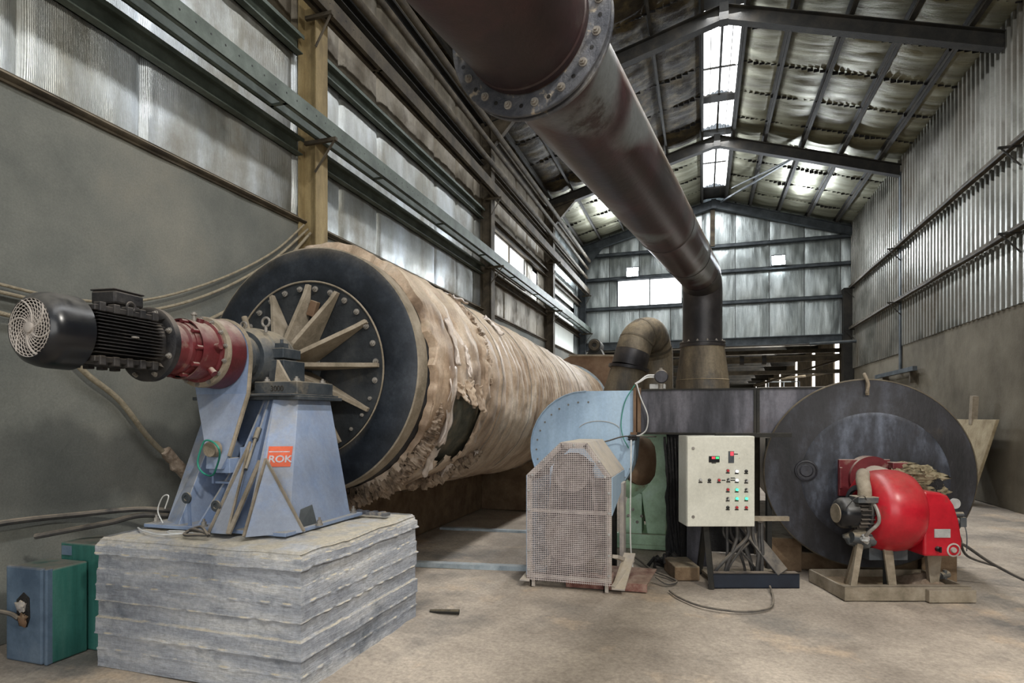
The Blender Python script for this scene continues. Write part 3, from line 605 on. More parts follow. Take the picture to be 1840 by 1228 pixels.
for k, (a, b) in enumerate([((1.9, 25.0, 2.7), (4.74, 24.05, 3.6)), ((2.6, 26.2, 3.0), (4.74, 25.77, 3.2))]):
    q = MB(); q.cyl(a, b, 0.045, n=10); o = q.build('slanting_pipe', M['steel_brown'], smooth=True); tag(o, ['brown slanting pipe across the bright gaps, steeper one', 'brown slanting pipe behind the bright gaps, flatter one'][k], 'pipe')

# right wall details
t = thing('wall_bracket_rail', (4.6, 17.3, 2.6), 'pale steel channel rail on brackets low on the right wall above the furnace disc', 'rail')
q = MB(); q.b2((4.55, 15.75, 2.56), (4.64, 18.9, 2.66)); q.build('channel', M['steel_back'], t)
for y in (16.1, 18.3):
    q = MB(); q.b2((4.6, y, 2.3), (XR, y + 0.06, 2.6)); q.build('bracket', M['steel_brown'], t)
t = thing('leaning_board', (4.45, 12.6, 0), 'dusty tan trapezoid board leaning on the right wall', 'board')
q = MB(); q.prism([(4.50, 11.55, 1.46), (4.50, 13.6, 1.46), (4.28, 12.95, 0.06), (4.28, 11.98, 0.06)], (0.05, 0, 0.0)); q.build('panel', M['board'], t, bevel=0.01)
q = MB(); q.box((4.52, 12.45, 1.62), (0.09, 0.12, 0.5), Matrix.Rotation(R(8), 3, 'X')); q.build('strut', M['dusty'], t)
for k in range(3):
    o = MB(); o.lathe([(0, 0.0), (0.0, 0.05), (0.17, 0.055), (0.22, 0.02), (0.26, 0.018), (0.26, 0.0)], (4.14 , 12.1 + 0.17 * k, 0.0), (0, 0, 1), 14)
    b_ = o.build('bottle', M['pale'], smooth=True); at_origin(b_, (4.14, 12.1 + 0.17 * k, 0)); tag(b_, 'small pale bottle at the foot of the leaning board, %s of the three' % ['left', 'middle', 'right'][2 - k], 'bottle', 'bottles by the leaning board')
# ================================================================ DRUM DRIVE (left)
AX, AZ = -3.18, 1.90                                 # drum axis
SL = 0.028                                           # the axis falls slightly towards the far end
def axz(y): return AZ - SL * (y - 4.3)

# ---- concrete plinth, cast against boards
bx0, bx1, by0, by1, bz = -3.48, -2.03, 2.70, 4.05, 0.775
H_ = [0.0, 0.10, 0.20, 0.30, 0.395, 0.49, 0.58, 0.675, 0.735]
def offs(z, p):
    k = sum(1 for h in H_ if z >= h); prev = H_[max(k - 1, 0)]
    o = 0.006 * math.sin(k * 2.4 + 1) + 0.002 * nz(p * 2, k * 3.1, 0)
    e = z - prev
    if e < 0.010 and k > 1: o += 0.012 * (0.35 + 0.9 * nz(p * 16, k, 3))
    return o + 0.0022 * nz(p * 10, z * 16, 2) + 0.0012 * nz(p * 50, z * 60, 2)
def rise(x, y): return 0.012 * nz(x * 3, y * 3, 9) + 0.005 * nz(x * 14, y * 14, 9)
mb = MB()
rnd = lambda z: 0.02 * max(0, (z - 0.73) / 0.045) ** 2
def ring_pt(p, z):
    """p runs 0..4 round the block, one unit per side"""
    cs = [(bx0, by0), (bx1, by0), (bx1, by1), (bx0, by1), (bx0, by0)]; sg = [(-1, -1), (1, -1), (1, 1), (-1, 1), (-1, -1)]
    k = min(3, int(p)); t = p - k; o = offs(z, p % 4.0 * 1.3 if p < 4 else 0.0) - rnd(z)
    a = (cs[k][0] + sg[k][0] * o, cs[k][1] + sg[k][1] * o); b = (cs[k + 1][0] + sg[k + 1][0] * o, cs[k + 1][1] + sg[k + 1][1] * o)
    x = a[0] + (b[0] - a[0]) * t; y = a[1] + (b[1] - a[1]) * t
    return (x, y, z + (z / bz) * rise(x, y))
mb.grid(lambda a, b: ring_pt(4.0 * a, b * bz), 480, 120)
mb.grid(lambda a, b: (bx0 + 0.005 + (bx1 - bx0 - 0.01) * a, by0 + 0.01 + (by1 - by0 - 0.02) * b, bz - 0.012 + rise(bx0 + (bx1 - bx0) * a, by0 + (by1 - by0) * b) + 0.012 * math.sin(PI * a) ** 0.3 * math.sin(PI * b) ** 0.3), 60, 60)
o = mb.build('concrete_plinth', M['formed'], smooth=True); at_origin(o, ((bx0 + bx1) / 2, (by0 + by1) / 2, 0))
tag(o, 'grey board-marked concrete block carrying the blue drive stand', 'plinth')
q = MB()
for k in range(9): q.box((-2.45 + 0.035 * k, 3.88 - 0.004 * k, 0.80 + 0.004 * (k % 2)), (0.036, 0.05 + 0.01 * (k % 3), 0.022 + 0.004 * (k % 2)))
o = q.build('steel_scrap', M['flange'], bevel=0.003); at_origin(o, (-2.3, 3.87, 0.79)); tag(o, 'small rusty steel strip lying on the concrete block near its right rear edge', 'scrap')

# ---- blue stand
st = thing('drive_stand', (-2.95, 3.5, 0.785), 'grey-blue steel stand with gusset plates, orange sticker, on the concrete block', 'machine stand')
Z0, Z1 = 0.80, 1.62
q = MB(); q.b2((-3.46, 3.0, 0.785), (-2.36, 3.85, 0.81)); q.build('base_plate', M['blue'], st, bevel=0.004)
q = MB(); q.hexa([(-2.565, 2.97, Z0), (-2.385, 3.06, Z0), (-2.40, 3.75, Z0), (-2.58, 3.75, Z0)], [(-2.80, 3.43, Z1), (-2.655, 3.5025, Z1), (-2.655, 3.88, Z1), (-2.80, 3.88, Z1)]); q.build('right_leg_box', M['blue'], st, bevel=0.004)
q = MB(); q.hexa([(-3.40, 3.12, Z0), (-3.20, 3.02, Z0), (-3.14, 3.75, Z0), (-3.42, 3.75, Z0)], [(-3.52, 3.60, Z1), (-3.36, 3.60, Z1), (-3.36, 3.88, Z1), (-3.52, 3.88, Z1)]); q.build('left_leg_box', M['blue'], st, bevel=0.004)
q = MB(); q.prism([(-3.3, 3.66, Z0), (-2.5, 3.66, Z0), (-2.72, 3.66, Z1), (-3.45, 3.66, Z1)], (0, 0.02, 0)); q.build('back_plate', M['blue'], st)
q = MB(); q.hexa([(-2.86, 3.30, 1.02), (-2.62, 3.26, 1.02), (-2.62, 3.28, 1.02), (-2.86, 3.32, 1.02)], [(-3.0, 3.56, Z1), (-2.80, 3.50, Z1), (-2.80, 3.52, Z1), (-3.0, 3.58, Z1)]); q.build('front_cover', M['blue'], st)
def gus(x0, x1, yb0, yt, z1, zt=Z1, t=0.014, nm='gusset'):
    q = MB(); q.prism([(x0, yb0, Z0), (x0, 3.66, Z0), (x1, 3.66, z1), (x1, yt, z1)], (t, 0, 0)); return q.build(nm, M['blue'], st)
gus(-2.92, -2.98, 2.99, 3.55, Z1)
gus(-2.74, -2.90, 2.93, 3.50, Z1)
gus(-3.08, -3.14, 3.05, 3.56, 1.30)
gus(-2.59, -2.81, 2.92, 3.44, Z1, t=0.018)
# front wedge plate and its edges
q = MB(); q.prism([(-2.56, 2.885, Z0 - 0.005), (-2.32, 3.13, Z0 - 0.005), (-2.60, 3.12, 1.235)], (-0.008, 0.012, 0)); q.build('front_wedge', M['blue'], st)
q = MB(); q.bar((-2.325, 3.125, Z0), (-2.60, 3.115, 1.24), 0.014, 0.014); q.bar((-2.56, 2.88, Z0), (-2.60, 3.115, 1.24), 0.014, 0.014); q.build('wedge_edge', M['dusty'], st)
q = MB(); q.prism([(-2.85, 2.93, Z0 - 0.005), (-2.72, 2.93, Z0 - 0.005), (-2.80, 3.22, 1.33)], (0, 0.012, 0)); q.build('front_wedge', M['blue'], st)
q = MB(); q.bar((-2.86, 2.925, Z0), (-2.80, 3.21, 1.34), 0.012, 0.014); q.bar((-2.72, 2.925, Z0), (-2.80, 3.21, 1.34), 0.012, 0.014); q.build('wedge_edge', M['dusty'], st)
q = MB(); q.bar((-2.705, 2.92, 0.80), (-2.715, 3.20, 1.22), 0.028, 0.012, (0, -1, 0)); q.build('rusty_strip', M['dusty'], st)
# square opening low on the right face
q = MB(); q.prism([(-2.384, 3.14, 0.80), (-2.386, 3.34, 0.80), (-2.425, 3.34, 0.93), (-2.425, 3.22, 0.915)], (0.002, 0, 0)); q.build('side_opening', M['steel_back'], st)
# top plate under the bearing
q = MB(); q.b2((-3.50, 3.43, Z1), (-2.60, 3.95, Z1 + 0.025)); q.b2((-2.98, 3.38, Z1 + 0.025), (-2.62, 3.93, Z1 + 0.04)); q.build('top_plate', M['housing'], st, bevel=0.003)
# sticker on the sloping front of the right leg
def on_front(u, v):
    """u across 0..1, v height in metres on the sloping front plate of the right leg"""
    t_ = (v - Z0) / (Z1 - Z0)
    xl = -2.565 + (-2.80 + 2.565) * t_; xr = -2.385 + (-2.655 + 2.385) * t_
    yl = 2.97 + (3.43 - 2.97) * t_; yr = 3.06 + (3.5025 - 3.06) * t_
    return Vector((xl + (xr - xl) * u, yl + (yr - yl) * u, v))
e0 = on_front(0, 1.3); ex = (on_front(1, 1.3) - e0).normalized(); ez = (on_front(0.5, 1.4) - on_front(0.5, 1.2)).normalized(); en = ex.cross(ez).normalized(); ez = en.cross(ex).normalized()
so = on_front(0.08, 1.18) + en * 0.002; SW, SH = 0.150, 0.150
q = MB(); q.prism([so, so + ex * SW, so + ex * SW + ez * SH, so + ez * SH], en * 0.002); sticker = q.build('sticker', M['orange'], st)
M['letter'] = mat('pale_letter_paint', [(0.42, 0.40, 0.42), (0.60, 0.58, 0.60)], 0.6, scale=60)
def text(s, size, o, x, z, m, parent, name='lettering', depth=0.001, bold=0.0):
    c = bpy.data.curves.new(name, 'FONT'); c.body = s; c.size = size; c.extrude = depth; c.offset = bold
    ob = bpy.data.objects.new(name, c); COL.objects.link(ob)
    bpy.context.view_layer.update()
    me = bpy.data.meshes.new_from_object(ob); bpy.data.objects.remove(ob)
    x = Vector(x).normalized(); z = Vector(z).normalized(); n = x.cross(z)
    Mx = Matrix.Translation(o) @ Matrix((x, z, n)).transposed().to_4x4()
    me.transform(wmat(parent).inverted() @ Mx); me.materials.append(m)
    ob = bpy.data.objects.new(name, me); COL.objects.link(ob); ob.parent = parent; return ob
text('ROK', 0.070, so + ex * 0.008 + ez * 0.032 + en * 0.003, ex, ez, M['letter'], sticker, bold=0.0015)
q = MB(); q.prism([so + ex * 0.006 + ez * 0.106 + en * 0.002, so + ex * 0.135 + ez * 0.106 + en * 0.002, so + ex * 0.135 + ez * 0.113 + en * 0.002, so + ex * 0.006 + ez * 0.113 + en * 0.002], en * 0.001); q.build('overline', M['letter'], sticker)
for p in ((-3.42, 3.06, 0.81), (-2.34, 3.3, 0.81), (-2.40, 3.79, 0.81), (-3.0, 3.03, 0.81)): bolt(st, p, (0, 0, 1), 0.016, 0.03, M['bolt'])
for (x, z) in ((-3.10, 0.99), (-2.87, 0.95)):
    q = MB(); q.lathe([(0, 0.0), (0, 0.035), (0.012, 0.035), (0.012, 0.018), (0.005, 0.016), (0.005, 0)], (x, 3.0, z), (0, -1, 0), 20); q.build('eye_boss', M['housing'], st, smooth=True)
    q = MB(); q.bar((x, 3.02, 0.81), (x, 3.01, z), 0.02, 0.012); q.build('eye_strap', M['blue'], st)

# loose cables at the foot of the stand
def cable(pts, r, m, label, cat='cable', name='loose_cable', n=8, seg=8):
    q = MB(); P = spline(pts, seg); q.tube(P, r, n); o = q.build(name, m, smooth=True); at_origin(o, P[0]); return tag(o, label, cat)
cable([(-3.45, 2.95, 0.79), (-3.3, 2.86, 0.795), (-3.1, 2.80, 0.795), (-2.98, 2.84, 0.80), (-3.02, 2.90, 0.80), (-3.12, 2.88, 0.80), (-3.05, 2.83, 0.80), (-2.95, 2.90, 0.795)], 0.005, M['cable_white'], 'thin white cable looped on the concrete block before the stand')
cable([(-3.3, 3.0, 0.82), (-3.33, 2.99, 0.90), (-3.28, 2.98, 0.99), (-3.22, 2.97, 1.0), (-3.25, 2.97, 0.92)], 0.004, M['cable_white'], 'thin white cable curling up the left foot of the blue stand')
cable([(-2.98, 2.87, 0.80), (-2.90, 2.85, 0.83), (-2.80, 2.87, 0.80), (-2.85, 2.84, 0.80), (-2.95, 2.83, 0.80), (-2.88, 2.88, 0.84), (-2.78, 2.84, 0.80)], 0.009, M['cable'], 'tangled dusty wire at the foot of the middle gussets')

# ---- bearing housing on the stand
be = thing('bearing_housing', (AX, 3.7, Z1 + 0.04), 'oily dark split bearing housing with an eye bolt, between red gearbox and drum', 'bearing')
az = 1.925
q = MB(); q.lathe([(-0.36, 0.10), (-0.36, 0.19), (-0.24, 0.195), (-0.235, 0.17), (-0.17, 0.17), (-0.165, 0.20), (-0.12, 0.225), (-0.07, 0.225), (-0.06, 0.235), (0.10, 0.235), (0.11, 0.225), (0.17, 0.215), (0.20, 0.18), (0.20, 0.10)], (AX, 3.72, az), (0, 1, 0), 48); q.build('barrel', M['housing'], be, smooth=True)
q = MB(); q.b2((AX - 0.24, 3.62, Z1 + 0.03), (AX + 0.26, 3.88, az - 0.03)); q.build('base', M['housing'], be, bevel=0.015)
q = MB(); q.b2((AX + 0.16, 3.50, Z1 + 0.04), (AX + 0.52, 3.92, Z1 + 0.13)); foot = q.build('foot', M['housing'], be, bevel=0.006)
text('3000', 0.055, Vector((AX + 0.30, 3.498, Z1 + 0.062)), (1, 0, 0), (0, 0, 1), M['steel_dark'], foot, depth=0.002)
q = MB(); q.b2((AX - 0.32, 3.50, Z1 + 0.04), (AX - 0.16, 3.92, Z1 + 0.13)); q.build('foot', M['housing'], be, bevel=0.006)
q = MB(); q.b2((AX + 0.20, 3.60, az - 0.17), (AX + 0.33, 3.84, az - 0.012)); q.b2((AX + 0.18, 3.62, az + 0.002), (AX + 0.31, 3.82, az + 0.075)); q.build('cap_flange', M['housing'], be, bevel=0.006)
q = MB(); q.prism([(AX + 0.30, 3.54, Z1 + 0.13), (AX + 0.42, 3.54, Z1 + 0.13), (AX + 0.32, 3.54, az - 0.02)], (0, 0.025, 0)); q.build('rib', M['dusty'], be)
q = MB(); q.b2((AX + 0.23, 3.63, az + 0.07), (AX + 0.30, 3.69, az + 0.11)); q.cyl((AX + 0.265, 3.66, az + 0.1), (AX + 0.265, 3.66, az + 0.14), 0.012, n=10); q.build('cap_bolt', M['housing'], be)
q = MB(); q.tube([(AX + 0.16 + 0.032 * math.cos(a), 3.62, az + 0.265 + 0.032 * math.sin(a)) for a in [2 * PI * i / 20 for i in range(21)]], 0.009, 8, caps=False); q.cyl((AX + 0.16, 3.62, az + 0.19), (AX + 0.16, 3.62, az + 0.235), 0.012, n=10); q.build('eye_bolt', M['bolt'], be, smooth=True)
q = MB(); q.cyl((AX - 0.06, 3.70, az + 0.20), (AX - 0.12, 3.72, az + 0.33), 0.022, n=14); q.build('breather_pipe', M['dusty'], be, smooth=True)
q = MB(); q.tube([(AX - 0.02 + 0.026 * math.cos(a), 3.6, az + 0.245 + 0.026 * math.sin(a)) for a in [2 * PI * i / 20 for i in range(21)]], 0.008, 8, caps=False); q.build('eye_bolt', M['bolt'], be, smooth=True)
for x, y in ((0.22, 3.56), (0.47, 3.56), (0.47, 3.86), (-0.28, 3.56)): bolt(be, (AX + x, y, Z1 + 0.13), (0, 0, 1), 0.02, 0.022, M['bolt'])

# ---- gearbox with torque arm
ge = thing('planetary_gearbox', (AX, 3.2, az - 0.2), 'dark red dusty planetary gearbox with bolted flanges and a long blue torque arm', 'gearbox')
GS = -0.11
q = MB(); q.lathe([(2.93, 0.09), (2.93, 0.165), (2.945, 0.17), (2.95, 0.155), (3.03, 0.145), (3.06, 0.15), (3.07, 0.165), (3.10, 0.165), (3.10, 0.172), (3.16, 0.175), (3.165, 0.168), (3.20, 0.168), (3.205, 0.19), (3.125, 0.195), (3.130, 0.185), (3.265, 0.19), (3.27, 0.208), (3.285, 0.208)], (AX, GS, az + 0.012), (0, 1, 0), 56); q.build('casing', M['red'], ge, smooth=True)
q = MB(); q.lathe([(3.285, 0.19), (3.285, 0.232), (3.30, 0.237), (3.318, 0.237), (3.318, 0.19)], (AX, GS, az + 0.008), (0, 1, 0), 56); q.build('bolt_ring', M['dusty'], ge, smooth=True)
q = MB(); q.lathe([(3.318, 0.225), (3.325, 0.232), (3.44, 0.24), (3.455, 0.235), (3.46, 0.12)], (AX, GS, az + 0.008), (0, 1, 0), 56); q.build('ring_gear_casing', M['red'], ge, smooth=True)
for k in range(14):
    a = 2 * PI * k / 14 + 0.15; bolt(ge, (AX + 0.217 * math.cos(a), 3.174, az + 0.008 + 0.217 * math.sin(a)), (0, -1, 0), 0.011, 0.014, M['bolt'])
for k in range(10):
    a = 2 * PI * k / 10; q = MB(); e = Vector((math.cos(a), 0, math.sin(a)))
    q.cyl(Vector((AX, 2.975, az + 0.012)) + e * 0.178, Vector((AX, 3.025, az + 0.012)) + e * 0.178, 0.014, n=10); q.build('bolt_lug', M['red'], ge, smooth=True)
for a in (0.15, 1.3, 2.2, -0.7):
    e = Vector((math.cos(a), 0, math.sin(a))); q = MB(); q.cyl(Vector((AX, 3.125, az)) + e * 0.18, Vector((AX, 3.125, az)) + e * 0.225, 0.022, n=12); q.build('oil_plug', M['red'], ge, smooth=True)
q = MB(); q.cyl((AX + 0.0, 3.130, az + 0.20), (AX + 0.0, 3.130, az + 0.265), 0.012, n=10); q.cyl((AX, 3.130, az + 0.245), (AX, 3.130, az + 0.257), 0.02, n=12); q.build('vent', M['bolt'], ge)
q = MB(); q.box((AX + 0.115, 2.88, az + 0.05), (0.03, 0.09, 0.035), Matrix.Rotation(0.6, 3, 'Y')); q.build('name_plate', M['housing'], ge)
# torque arm: round plate behind the casing running down to the pin
arm = []
for k in range(17):
    a = PI - PI * k / 16; arm.append((AX + 0.245 * math.cos(a), 3.352, az + 0.245 * math.sin(a)))
arm += [(AX + 0.245, 3.352, az - 0.05), (AX + 0.225, 3.352, 1.66), (AX + 0.205, 3.20, 1.24), (AX + 0.18, 3.17, 1.16), (AX + 0.06, 3.17, 1.16), (AX + 0.035, 3.20, 1.24), (AX - 0.205, 3.352, 1.66), (AX - 0.245, 3.352, az - 0.05)]
q = MB(); n_ = len(arm)
up = [Vector(p) for p in arm]; th_ = Vector((0, 0.028, 0))
V = up + [p + th_ for p in up]
F = [tuple(range(0, 19)) + (n_ - 2, n_ - 1), (18, 19, n_ - 3, n_ - 2), (19, 20, n_ - 4, n_ - 3)]
F += [tuple(i + n_ for i in f) for f in F] + [(i, (i + 1) % n_, n_ + (i + 1) % n_, n_ + i) for i in range(n_)]
q.add(V, F); ta = q.build('torque_arm', M['blue'], ge)
q = MB(); q.tube([p + Vector((0, 0.014, 0)) for p in up[:20]], 0.0155, 6); q.build('arm_rim', M['dusty'], ta, smooth=True)
q = MB(); q.lathe([(0, 0), (0, 0.05), (0.035, 0.054), (0.055, 0.054)], (AX + 0.115, 3.14, 1.29), (0, 1, 0), 28); q.build('pin_boss', M['dusty'], ta, smooth=True)
q = MB(); q.b2((AX + 0.05, 3.205, 1.13), (AX + 0.22, 3.30, 1.23)); q.build('clevis', M['blue'], st, bevel=0.004)
q = MB(); q.b2((AX + 0.01, 3.27, 1.05), (AX + 0.025, 3.66, 1.30)); q.b2((AX + 0.245, 3.27, 1.05), (AX + 0.26, 3.66, 1.30)); q.b2((AX + 0.01, 3.285, 1.05), (AX + 0.26, 3.66, 1.065)); q.build('clevis_bracket', M['blue'], st)
pts = [(AX + 0.13 + 0.085 * math.cos(a) + 0.01 * math.sin(3 * a), 3.12, 1.235 + 0.115 * math.sin(a)) for a in [0.9 - 2 * PI * i / 26 for i in range(40)]]
cable(pts, 0.006, M['cable_green'], 'green cable coil hanging round the torque arm pin', name='green_cable_coil', seg=2)
q = MB(); q.cyl((-2.86, 3.36, 1.42), (-2.74, 3.10, 1.17), 0.012, n=10); q.cyl((-2.86, 3.36, 1.42), (-2.83, 3.29, 1.35), 0.02, n=10); o = q.build('grease_gun', M['housing'], smooth=True); at_origin(o, (-2.8, 3.2, 1.25)); tag(o, 'dark metal rod tool stuck between the gussets of the blue stand', 'tool')

# ---- electric motor
mo = thing('electric_motor', (AX, 2.5, az - 0.2), 'large black electric motor with fan grille, leftmost machine on the red gearbox', 'motor')
mz = lambda y: az + 0.012 + 0.012 * (2.93 - y)
q = MB(); q.M = None
o_ = Vector((AX, 2.80, az + 0.012)); ax_ = Vector((0, -1, 0.012)).normalized()
def MP(t, r, a): x, y, d = Vector((1, 0, 0)), Vector((0, 0, 1)), ax_; return o_ + d * t + x * (r * math.cos(a)) + y * (r * math.sin(a))
q = MB(); q.lathe([(0.48, 0.180), (0.485, 0.196), (0.59, 0.195), (0.625, 0.190), (0.655, 0.180), (0.677, 0.160), (0.685, 0.148), (0.675, 0.146), (0.65, 0.146)], o_, ax_, 56); cow = q.build('fan_cowl', M['black'], mo, smooth=True)
q = MB()
for r_ in (0.028, 0.046, 0.064, 0.082, 0.100, 0.118, 0.134, 0.146):
    q.tube([MP(0.68, r_, 2 * PI * i / 40) for i in range(41)], 0.0026, 5, caps=False)
q.build('grille_rings', M['grille'], cow, smooth=True)
for k in range(30):
    b0 = 2 * PI * k / 30; q = MB(); q.tube([MP(0.681, 0.03 + 0.117 * t, b0 + 0.9 * t) for t in [i / 8 for i in range(9)]], 0.0055 if k % 5 == 0 else 0.0022, 5); q.build('grille_spoke', M['grille'], cow, smooth=True)
q = MB(); q.lathe([(0.675, 0.03), (0.691, 0.027), (0.695, 0.015), (0.695, 0)], o_, ax_, 20); q.build('grille_hub', M['grille'], cow, smooth=True)
q = MB(); q.lathe([(0.64, 0.0), (0.64, 0.15)], o_, ax_, 24); q.build('fan_back', M['tar'], cow)
q = MB(); q.lathe([(0.06, 0.12), (0.06, 0.152), (0.48, 0.152), (0.48, 0.12)], o_, ax_, 40); bd = q.build('motor_body', M['motor'], mo, smooth=True)
fins = []
for k in range(12):
    for side in (1, -1):
        z_ = -0.10 + 0.0185 * k; w0 = math.sqrt(max(0, 0.150 ** 2 - z_ ** 2)); w1 = 0.184 if abs(z_) < 0.085 else 0.165
        q = MB(); q.bar(o_ + ax_ * 0.07 + Vector((side * (w0 + w1) / 2 * 1.0, 0, z_)), o_ + ax_ * 0.475 + Vector((side * (w0 + w1) / 2, 0, z_)), w1 - w0 + 0.02, 0.005); q.build('cooling_fin', M['motor'], bd)
for z_, n_b in ((0.135, 5), (-0.135, 5)):
    for side in (1, -1):
        q = MB(); q.bar(o_ + ax_ * 0.08 + Vector((side * 0.13, 0, z_)), o_ + ax_ * 0.47 + Vector((side * 0.13, 0, z_)), 0.06, 0.03)
        for j in range(n_b): q.box(o_ + ax_ * (0.11 + 0.08 * j) + Vector((side * 0.145, 0, z_ * 1.05)), (0.05, 0.035, 0.05))
        q.build('foot_pad', M['motor'], bd, bevel=0.004)
q = MB(); q.tube([o_ + ax_ * 0.26 + Vector((0.19 + 0.012 * math.cos(a), 0.018 * math.sin(a), 0.0)) for a in [2 * PI * i / 16 for i in range(17)]], 0.005, 6, caps=False); q.build('drain_eye', M['bolt'], bd)
q = MB(); q.tube([o_ + ax_ * 0.26 + Vector((0.16 + 0.0 * math.cos(a), 0.025 * math.cos(a), 0.17 + 0.025 * math.sin(a))) for a in [2 * PI * i / 16 for i in range(17)]], 0.007, 6, caps=False); q.build('lifting_eye', M['motor'], bd, smooth=True)
q = MB(); q.lathe([(-0.02, 0.10), (-0.02, 0.222), (0.02, 0.224), (0.028, 0.21), (0.03, 0.16), (0.07, 0.155)], o_, ax_, 48); ef = q.build('end_flange', M['pale'] if False else M['motor'], mo, smooth=True)
for k in range(8):
    a = 2 * PI * (k + 0.5) / 8; e = Vector((math.cos(a), 0, math.sin(a))); bolt(ef, o_ + ax_ * 0.026 + e * 0.195, ax_, 0.013, 0.016, M['bolt'])
for k in range(4):
    a = 2 * PI * (k + 0.5) / 4; e = Vector((math.cos(a), 0, math.sin(a))); q = MB(); q.prism([o_ + ax_ * 0.02 + e * 0.15, o_ + ax_ * 0.02 + e * 0.21, o_ + ax_ * 0.10 + e * 0.165, o_ + ax_ * 0.12 + e * 0.15], Vector((0, 0, 1)).cross(e).normalized() * 0.012 if abs(e.z) < 0.99 else (0.012, 0, 0)); q.build('flange_rib', M['motor'], ef)
q = MB(); q.b2((AX - 0.05, 2.54, az + 0.15), (AX + 0.06, 2.68, az + 0.21)); q.build('terminal_neck', M['motor'], mo, bevel=0.004)
rz = Matrix.Rotation(0.1, 3, 'Z')
q = MB(); q.box((AX - 0.01, 2.60, az + 0.245), (0.16, 0.20, 0.075), rz); tb = q.build('terminal_box', M['motor'], mo, bevel=0.012)
q = MB(); q.box((AX - 0.01, 2.60, az + 0.287), (0.165, 0.206, 0.010), rz); q.build('lid', M['motor'], tb, bevel=0.004)

# ---- rotary drum
dr = thing('rotary_drum', (AX, 4.3, 0.8), 'long rotary drum with a black steel ring end and torn brown insulation wrap', 'drum')
DY = 4.30; R1 = 1.035; RI = 0.735
dc = Vector((AX, DY, AZ)); da = Vector((0, 1, -SL)).normalized()
q = MB(); q.lathe([(0.02, RI - 0.02), (0.0, RI + 0.02), (-0.012, 0.86), (0.0, R1 - 0.03), (0.015, R1), (0.03, R1)], dc, da, 96); q.build('end_ring', M['ring'], dr, smooth=True)
q = MB(); q.lathe([(-0.018, 0.0), (-0.018, RI), (0.0, RI + 0.004), (0.02, RI)], dc, da, 96); hp = q.build('end_plate', M['plate'], dr, smooth=True)
q = MB(); q.tube([dc + da * -0.012 + Vector(((RI + 0.004) * math.cos(a), 0, (RI + 0.004) * math.sin(a))) for a in [2 * PI * i / 96 for i in range(97)]], 0.008, 6, caps=False); q.build('plate_edge', M['dusty'], hp, smooth=True)
q = MB(); q.lathe([(0.02, R1), (0.03, R1 + 0.006), (0.34, R1 + 0.006)], dc, da, 96); q.build('shell', M['ring'], dr, smooth=True)
q = MB(); q.lathe([(0.012, R1 - 0.004), (0.018, R1 + 0.008), (0.16, R1 + 0.012), (0.17, R1 + 0.004)], dc, da, 96); q.build('rim_band', M['dusty'], dr, smooth=True)
q = MB(); q.lathe([(-0.38, 0.0), (-0.38, 0.095), (-0.05, 0.10), (-0.02, 0.16), (0, 0.17)], dc, da, 32); q.build('shaft', M['housing'], dr, smooth=True)
for k in range(12):
    a = R(86 + 30.6 * k); e = Vector((math.cos(a), 0, math.sin(a))); t_ = Vector((-math.sin(a), 0, math.cos(a)))
    q = MB(); w_ = 0.017
    prof = [(0.09, -0.015), (RI - 0.03, -0.015), (RI - 0.03, -0.055), (0.62, -0.085), (0.20, -0.30), (0.09, -0.31)]
    base_ = dc + Vector((0, 0, 0.02 * (1 - 0))) * 0
    q.prism([base_ + e * r_ + da * d_ - t_ * w_ for r_, d_ in prof], t_ * 2 * w_); q.build('spoke', M['dusty'], dr, bevel=0.003)
for k in range(28):
    a = 2 * PI * k / 28 + 0.07; e = Vector((math.cos(a), 0, math.sin(a))); bolt(hp, dc - da * 0.018 + e * 0.675, -da, 0.017, 0.02, M['bolt'])
for x, z, r_ in ((0.10, 0.50, 0.06),):
    q = MB(); q.box(dc + Vector((x, -0.04, z)), (0.07, 0.05, 0.13), Matrix.Rotation(0.35, 3, 'Y')); o = q.build('lug', M['hopper'], hp, bevel=0.006); o['label'] = 'small brown lug between two spokes'
# insulation wrap
LEN = 9.4
def wrap_r(t, a):
    """radius of the wrap at distance t along the drum and angle a"""
    ca, sa = math.cos(a), math.sin(a)
    pitch = 0.26 + 0.05 * math.sin(t * 0.9); ph = (t / pitch + 0.35 * nz(ca * 1.2, sa * 1.2, t * 0.5) + a / (2 * PI)) % 1.0
    r = 1.085 + 0.030 * abs(math.sin(PI * ph)) ** 0.7 - 0.012
    r -= 0.022 * max(0, 1 - min(ph, 1 - ph) / 0.05)
    r += 0.022 * nz(ca * 2.4, sa * 2.4, t * 1.6) + 0.014 * nz(ca * 7, sa * 7, t * 3.0) + 0.007 * nz(ca * 16, sa * 16, t * 8)
    sag = max(0, -sa); r += 0.045 * sag * sag * (0.6 + 0.5 * nz(t * 0.9, 3, 1))
    if t < 1.35: r += 0.02 * (1 + nz(ca * 5, sa * 5, t * 5))
    if abs(t - 1.45 - 0.1 * nz(ca * 2, sa * 2, 5)) < 0.06: r += 0.02 + 0.04 * nz(ca * 12, sa * 12, t * 9)
    return r
def bare(t, a):
    """patch on the visible side where the wrap has fallen off"""
    aa = (a + PI) % (2 * PI) - PI
    e = 0.10 * nz(t * 5, aa * 6, 1) + 0.05 * nz(t * 16, aa * 16, 4)
    return 0.62 + e < t < 1.32 + e * 0.6 and R(-44) + e < aa < R(-7) - (t - 0.62) * 0.16 + e
NA, NT = 220, 460
q = MB(); V = []; F = []
st_ = [0.30 + LEN * (i / NT) ** 1.35 for i in range(NT + 1)]
